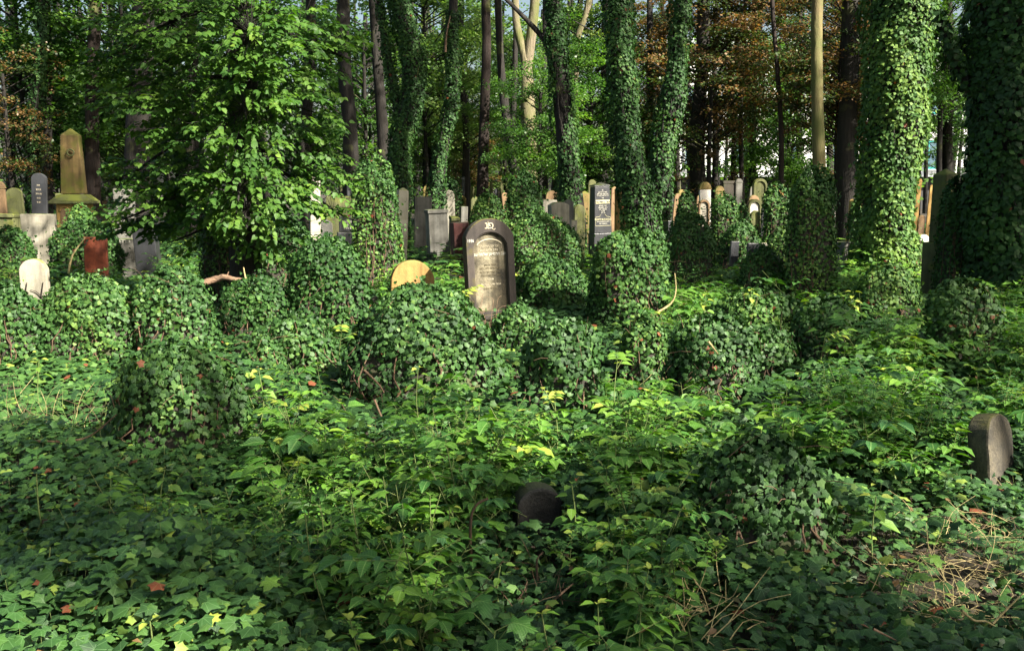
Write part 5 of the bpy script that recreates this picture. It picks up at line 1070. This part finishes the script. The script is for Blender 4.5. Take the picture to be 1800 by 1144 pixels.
# ------------------------------------------------------------------ twigs, straw, fallen branch
def extras():
    d = 11.2; a = P(345, 503, d); e = tag(empty('broken_branch', a), 'broken reddish branch with torn pale wood lying over the ivy at left', 'branch')
    g = Geo(); pts = [P(343, 503, d) - a, P(362, 497, d + .03) - a, P(383, 491, d + .05) - a, P(396, 488, d) - a, P(420, 492, d - .05) - a, P(446, 491, d - .1) - a]
    tubes(g, smooth_path(pts, 22), np.interp(np.linspace(0, 1, 22), [0, .1, .45, .55, 1], [.016, .032, .036, .03, .010]), 9, rough=.2, cap=True); link('wood', g.mesh('wood'), M_wood, e)
    g = Geo(); tubes(g, np.array([P(396, 489, d) - a, P(400, 482, d) - a, P(402, 478, d - .02) - a]), [.012, .009, .004], 6, cap=True); link('snag', g.mesh('snag'), M_wood, e)
    d = 4.15; a = P(830, 1040, d); e = tag(empty('bent_twig', a), 'bare orange-brown twig bent over at the top, in front of the herbs below the centre', 'twig'); g = Geo()
    tubes(g, smooth_path([P(x, y, d) - a for x, y in ((828, 1045), (829, 1000), (827, 950), (829, 905), (840, 885), (858, 876))], 24), np.linspace(.007, .005, 24), 7, rough=.12, cap=True); link('stem', g.mesh('stem'), M_twig, e)
    g = Geo(); tubes(g, smooth_path([P(828, 1010, d) - a, P(848, 1040, d) - a, P(880, 1075, d - .02) - a], 10), np.linspace(.005, .003, 10), 6, rough=.1); link('side_twig', g.mesh('side_twig'), M_twig, e)
    for i, (pp, dd, m, lb) in enumerate([
        ([(945, 1020), (944, 985), (955, 970)], 4.0, M_twig, 'short orange peeled stub beneath the sunk dark stone'),
        ([(960, 1068), (990, 1040), (1008, 1025)], 3.8, M_twig, 'curved brown twig right of the bent bare twig'),
        ([(1150, 552), (1178, 535), (1188, 512), (1186, 480)], 10.5, M_straw, 'thin pale arching stem right of the blocky ivy mound'),
        ([(60, 775), (120, 775), (160, 765), (205, 728)], 5.6, M_twig, 'long curved reddish bramble stem among the dry stems at left'),
        ([(1535, 1105), (1575, 1125)], 3.3, M_twig, 'short dark stick at the bottom right'),
        ([(1690, 1072), (1712, 1090), (1735, 1092), (1760, 1110)], 3.4, M_straw, 'wavy pale grey stem at the lower right'),
        ([(1745, 1095), (1770, 1070), (1800, 1040)], 3.4, M_straw, 'thick pale straw rising to the right edge at the bottom'),
        ([(365, 920), (370, 950), (378, 975)], 4.2, M_straw, 'upright pale stalk in the ivy left of bottom centre'),
        ([(180, 998), (228, 958)], 4.0, M_straw, 'slanting straw in the ivy at lower left'),
        ([(658, 702), (672, 735), (690, 760)], 6.6, M_twig, 'reddish dead stem in front of the wide central mound'),
        ([(640, 650), (665, 675), (675, 690)], 6.9, M_twig, 'dead brown stems at the left foot of the wide central mound'),
        ([(783, 92), (785, 60), (792, 28)], 28.7, M_wood, 'thin loose strip hanging beside the slim leaning ivy trunk'),
        ([(440, 505), (432, 490), (428, 470)], 11.0, M_straw, 'thin dead stalk at the end of the broken branch'),
        ([(120, 480), (128, 448), (150, 418)], 16, M_straw, 'thin straw arching in front of the pale square slab'),
        ([(1245, 600), (1262, 622)], 7.4, M_straw, 'short straw lying beside the upright narrow mound'),
    ]):
        a = P(pp[0][0], pp[0][1], dd); e = tag(empty('dead_twig', a), lb, 'stem'); g = Geo(); q = smooth_path([P(x, y, dd + .02 * j) - a for j, (x, y) in enumerate(pp)], 12); k = dd / 1750
        tubes(g, q, np.linspace(2.2, 1.1, 12) * k * (1.0 if dd > 5 else 1.2), 6, rough=.08); link('stalk', g.mesh('stalk'), m, e)
    # dry straw and stems too many to count
    g = Geo(); n = 0
    def blades(cx, cy, sx, sy, num, L0, L1, r, mi, upz=.6, fanc=None):
        px = rng.normal(cx, sx, num); py = rng.normal(cy, sy, num)
        for a_, b_ in zip(px, py):
            d = dist(min(b_, 1160), .1); p = P(a_, b_, d); p[2] = float(gz(p[0], p[1])) + rng.uniform(.02, .12)
            dv = np.array([rng.normal(0, 1), rng.normal(0, 1), abs(rng.normal(upz, .4))]) if fanc is None else np.array(fanc) + rng.normal(0, .35, 3)
            dv = unit(dv); L_ = rng.uniform(L0, L1); md = p + dv * L_ * .5 + rng.normal(0, .02, 3); en = p + dv * L_ + [rng.normal(0, .04), rng.normal(0, .04), -.25 * L_ * rng.random()]
            tubes(g, smooth_path([p, md, en], 6), np.linspace(r, r * .4, 6), 4, mi=mi)
    blades(1700, 1020, 80, 60, 260, .08, .3, .0018, 0, .35); blades(1650, 960, 120, 30, 120, .08, .22, .0018, 2, .4); blades(1250, 1060, 30, 40, 46, .12, .35, .0028, 0, .4)
    blades(240, 760, 130, 36, 130, .15, .42, .0022, 1, 1.4); blades(200, 770, 140, 30, 60, .12, .38, .0024, 0, 1.4); blades(120, 740, 80, 20, 30, .15, .4, .0022, 2, 1.2)
    blades(700, 1080, 60, 30, 80, .08, .22, .0018, 0, .4); blades(900, 1050, 70, 40, 40, .1, .26, .002, 2, .7); blades(1710, 835, 50, 14, 50, .1, .22, .002, 0, .4); blades(640, 700, 30, 25, 26, .12, .26, .003, 2, 1)
    blades(860, 700, 90, 60, 50, .12, .3, .002, 2, 1.2); blades(600, 940, 200, 60, 60, .12, .3, .002, 1, 1.3); blades(1100, 600, 120, 50, 40, .12, .3, .0022, 0, 1.2)
    tag(link('dry_stalks', g.mesh('dry_stalks'), [M_straw, M_stem, M_twig]), 'scattered straw, grass stems and dead stalks in the undergrowth', kind='stuff')
    # fallen leaves
    g = Geo(); q = sample_ground(900, 2.6, 12, lambda a, b: .3 + 0 * a, blockherbs=False); z = gz(q[:, 0], q[:, 1]) + rng.uniform(.06, .2, len(q)); put(g, 'ovate4', np.stack([q[:, 0], q[:, 1], z], -1), rng.normal(0, 1, (len(q), 3)) * [1, 1, .3], rng.normal(0, .4, (len(q), 3)) + [0, -.2, 1], rng.uniform(.025, .05, len(q)), rng.uniform(.1, .7, len(q)))
    tag(link('fallen_leaves', g.mesh('fallen_leaves'), M_cop), 'few brown fallen leaves caught in the ivy', kind='stuff')
extras()
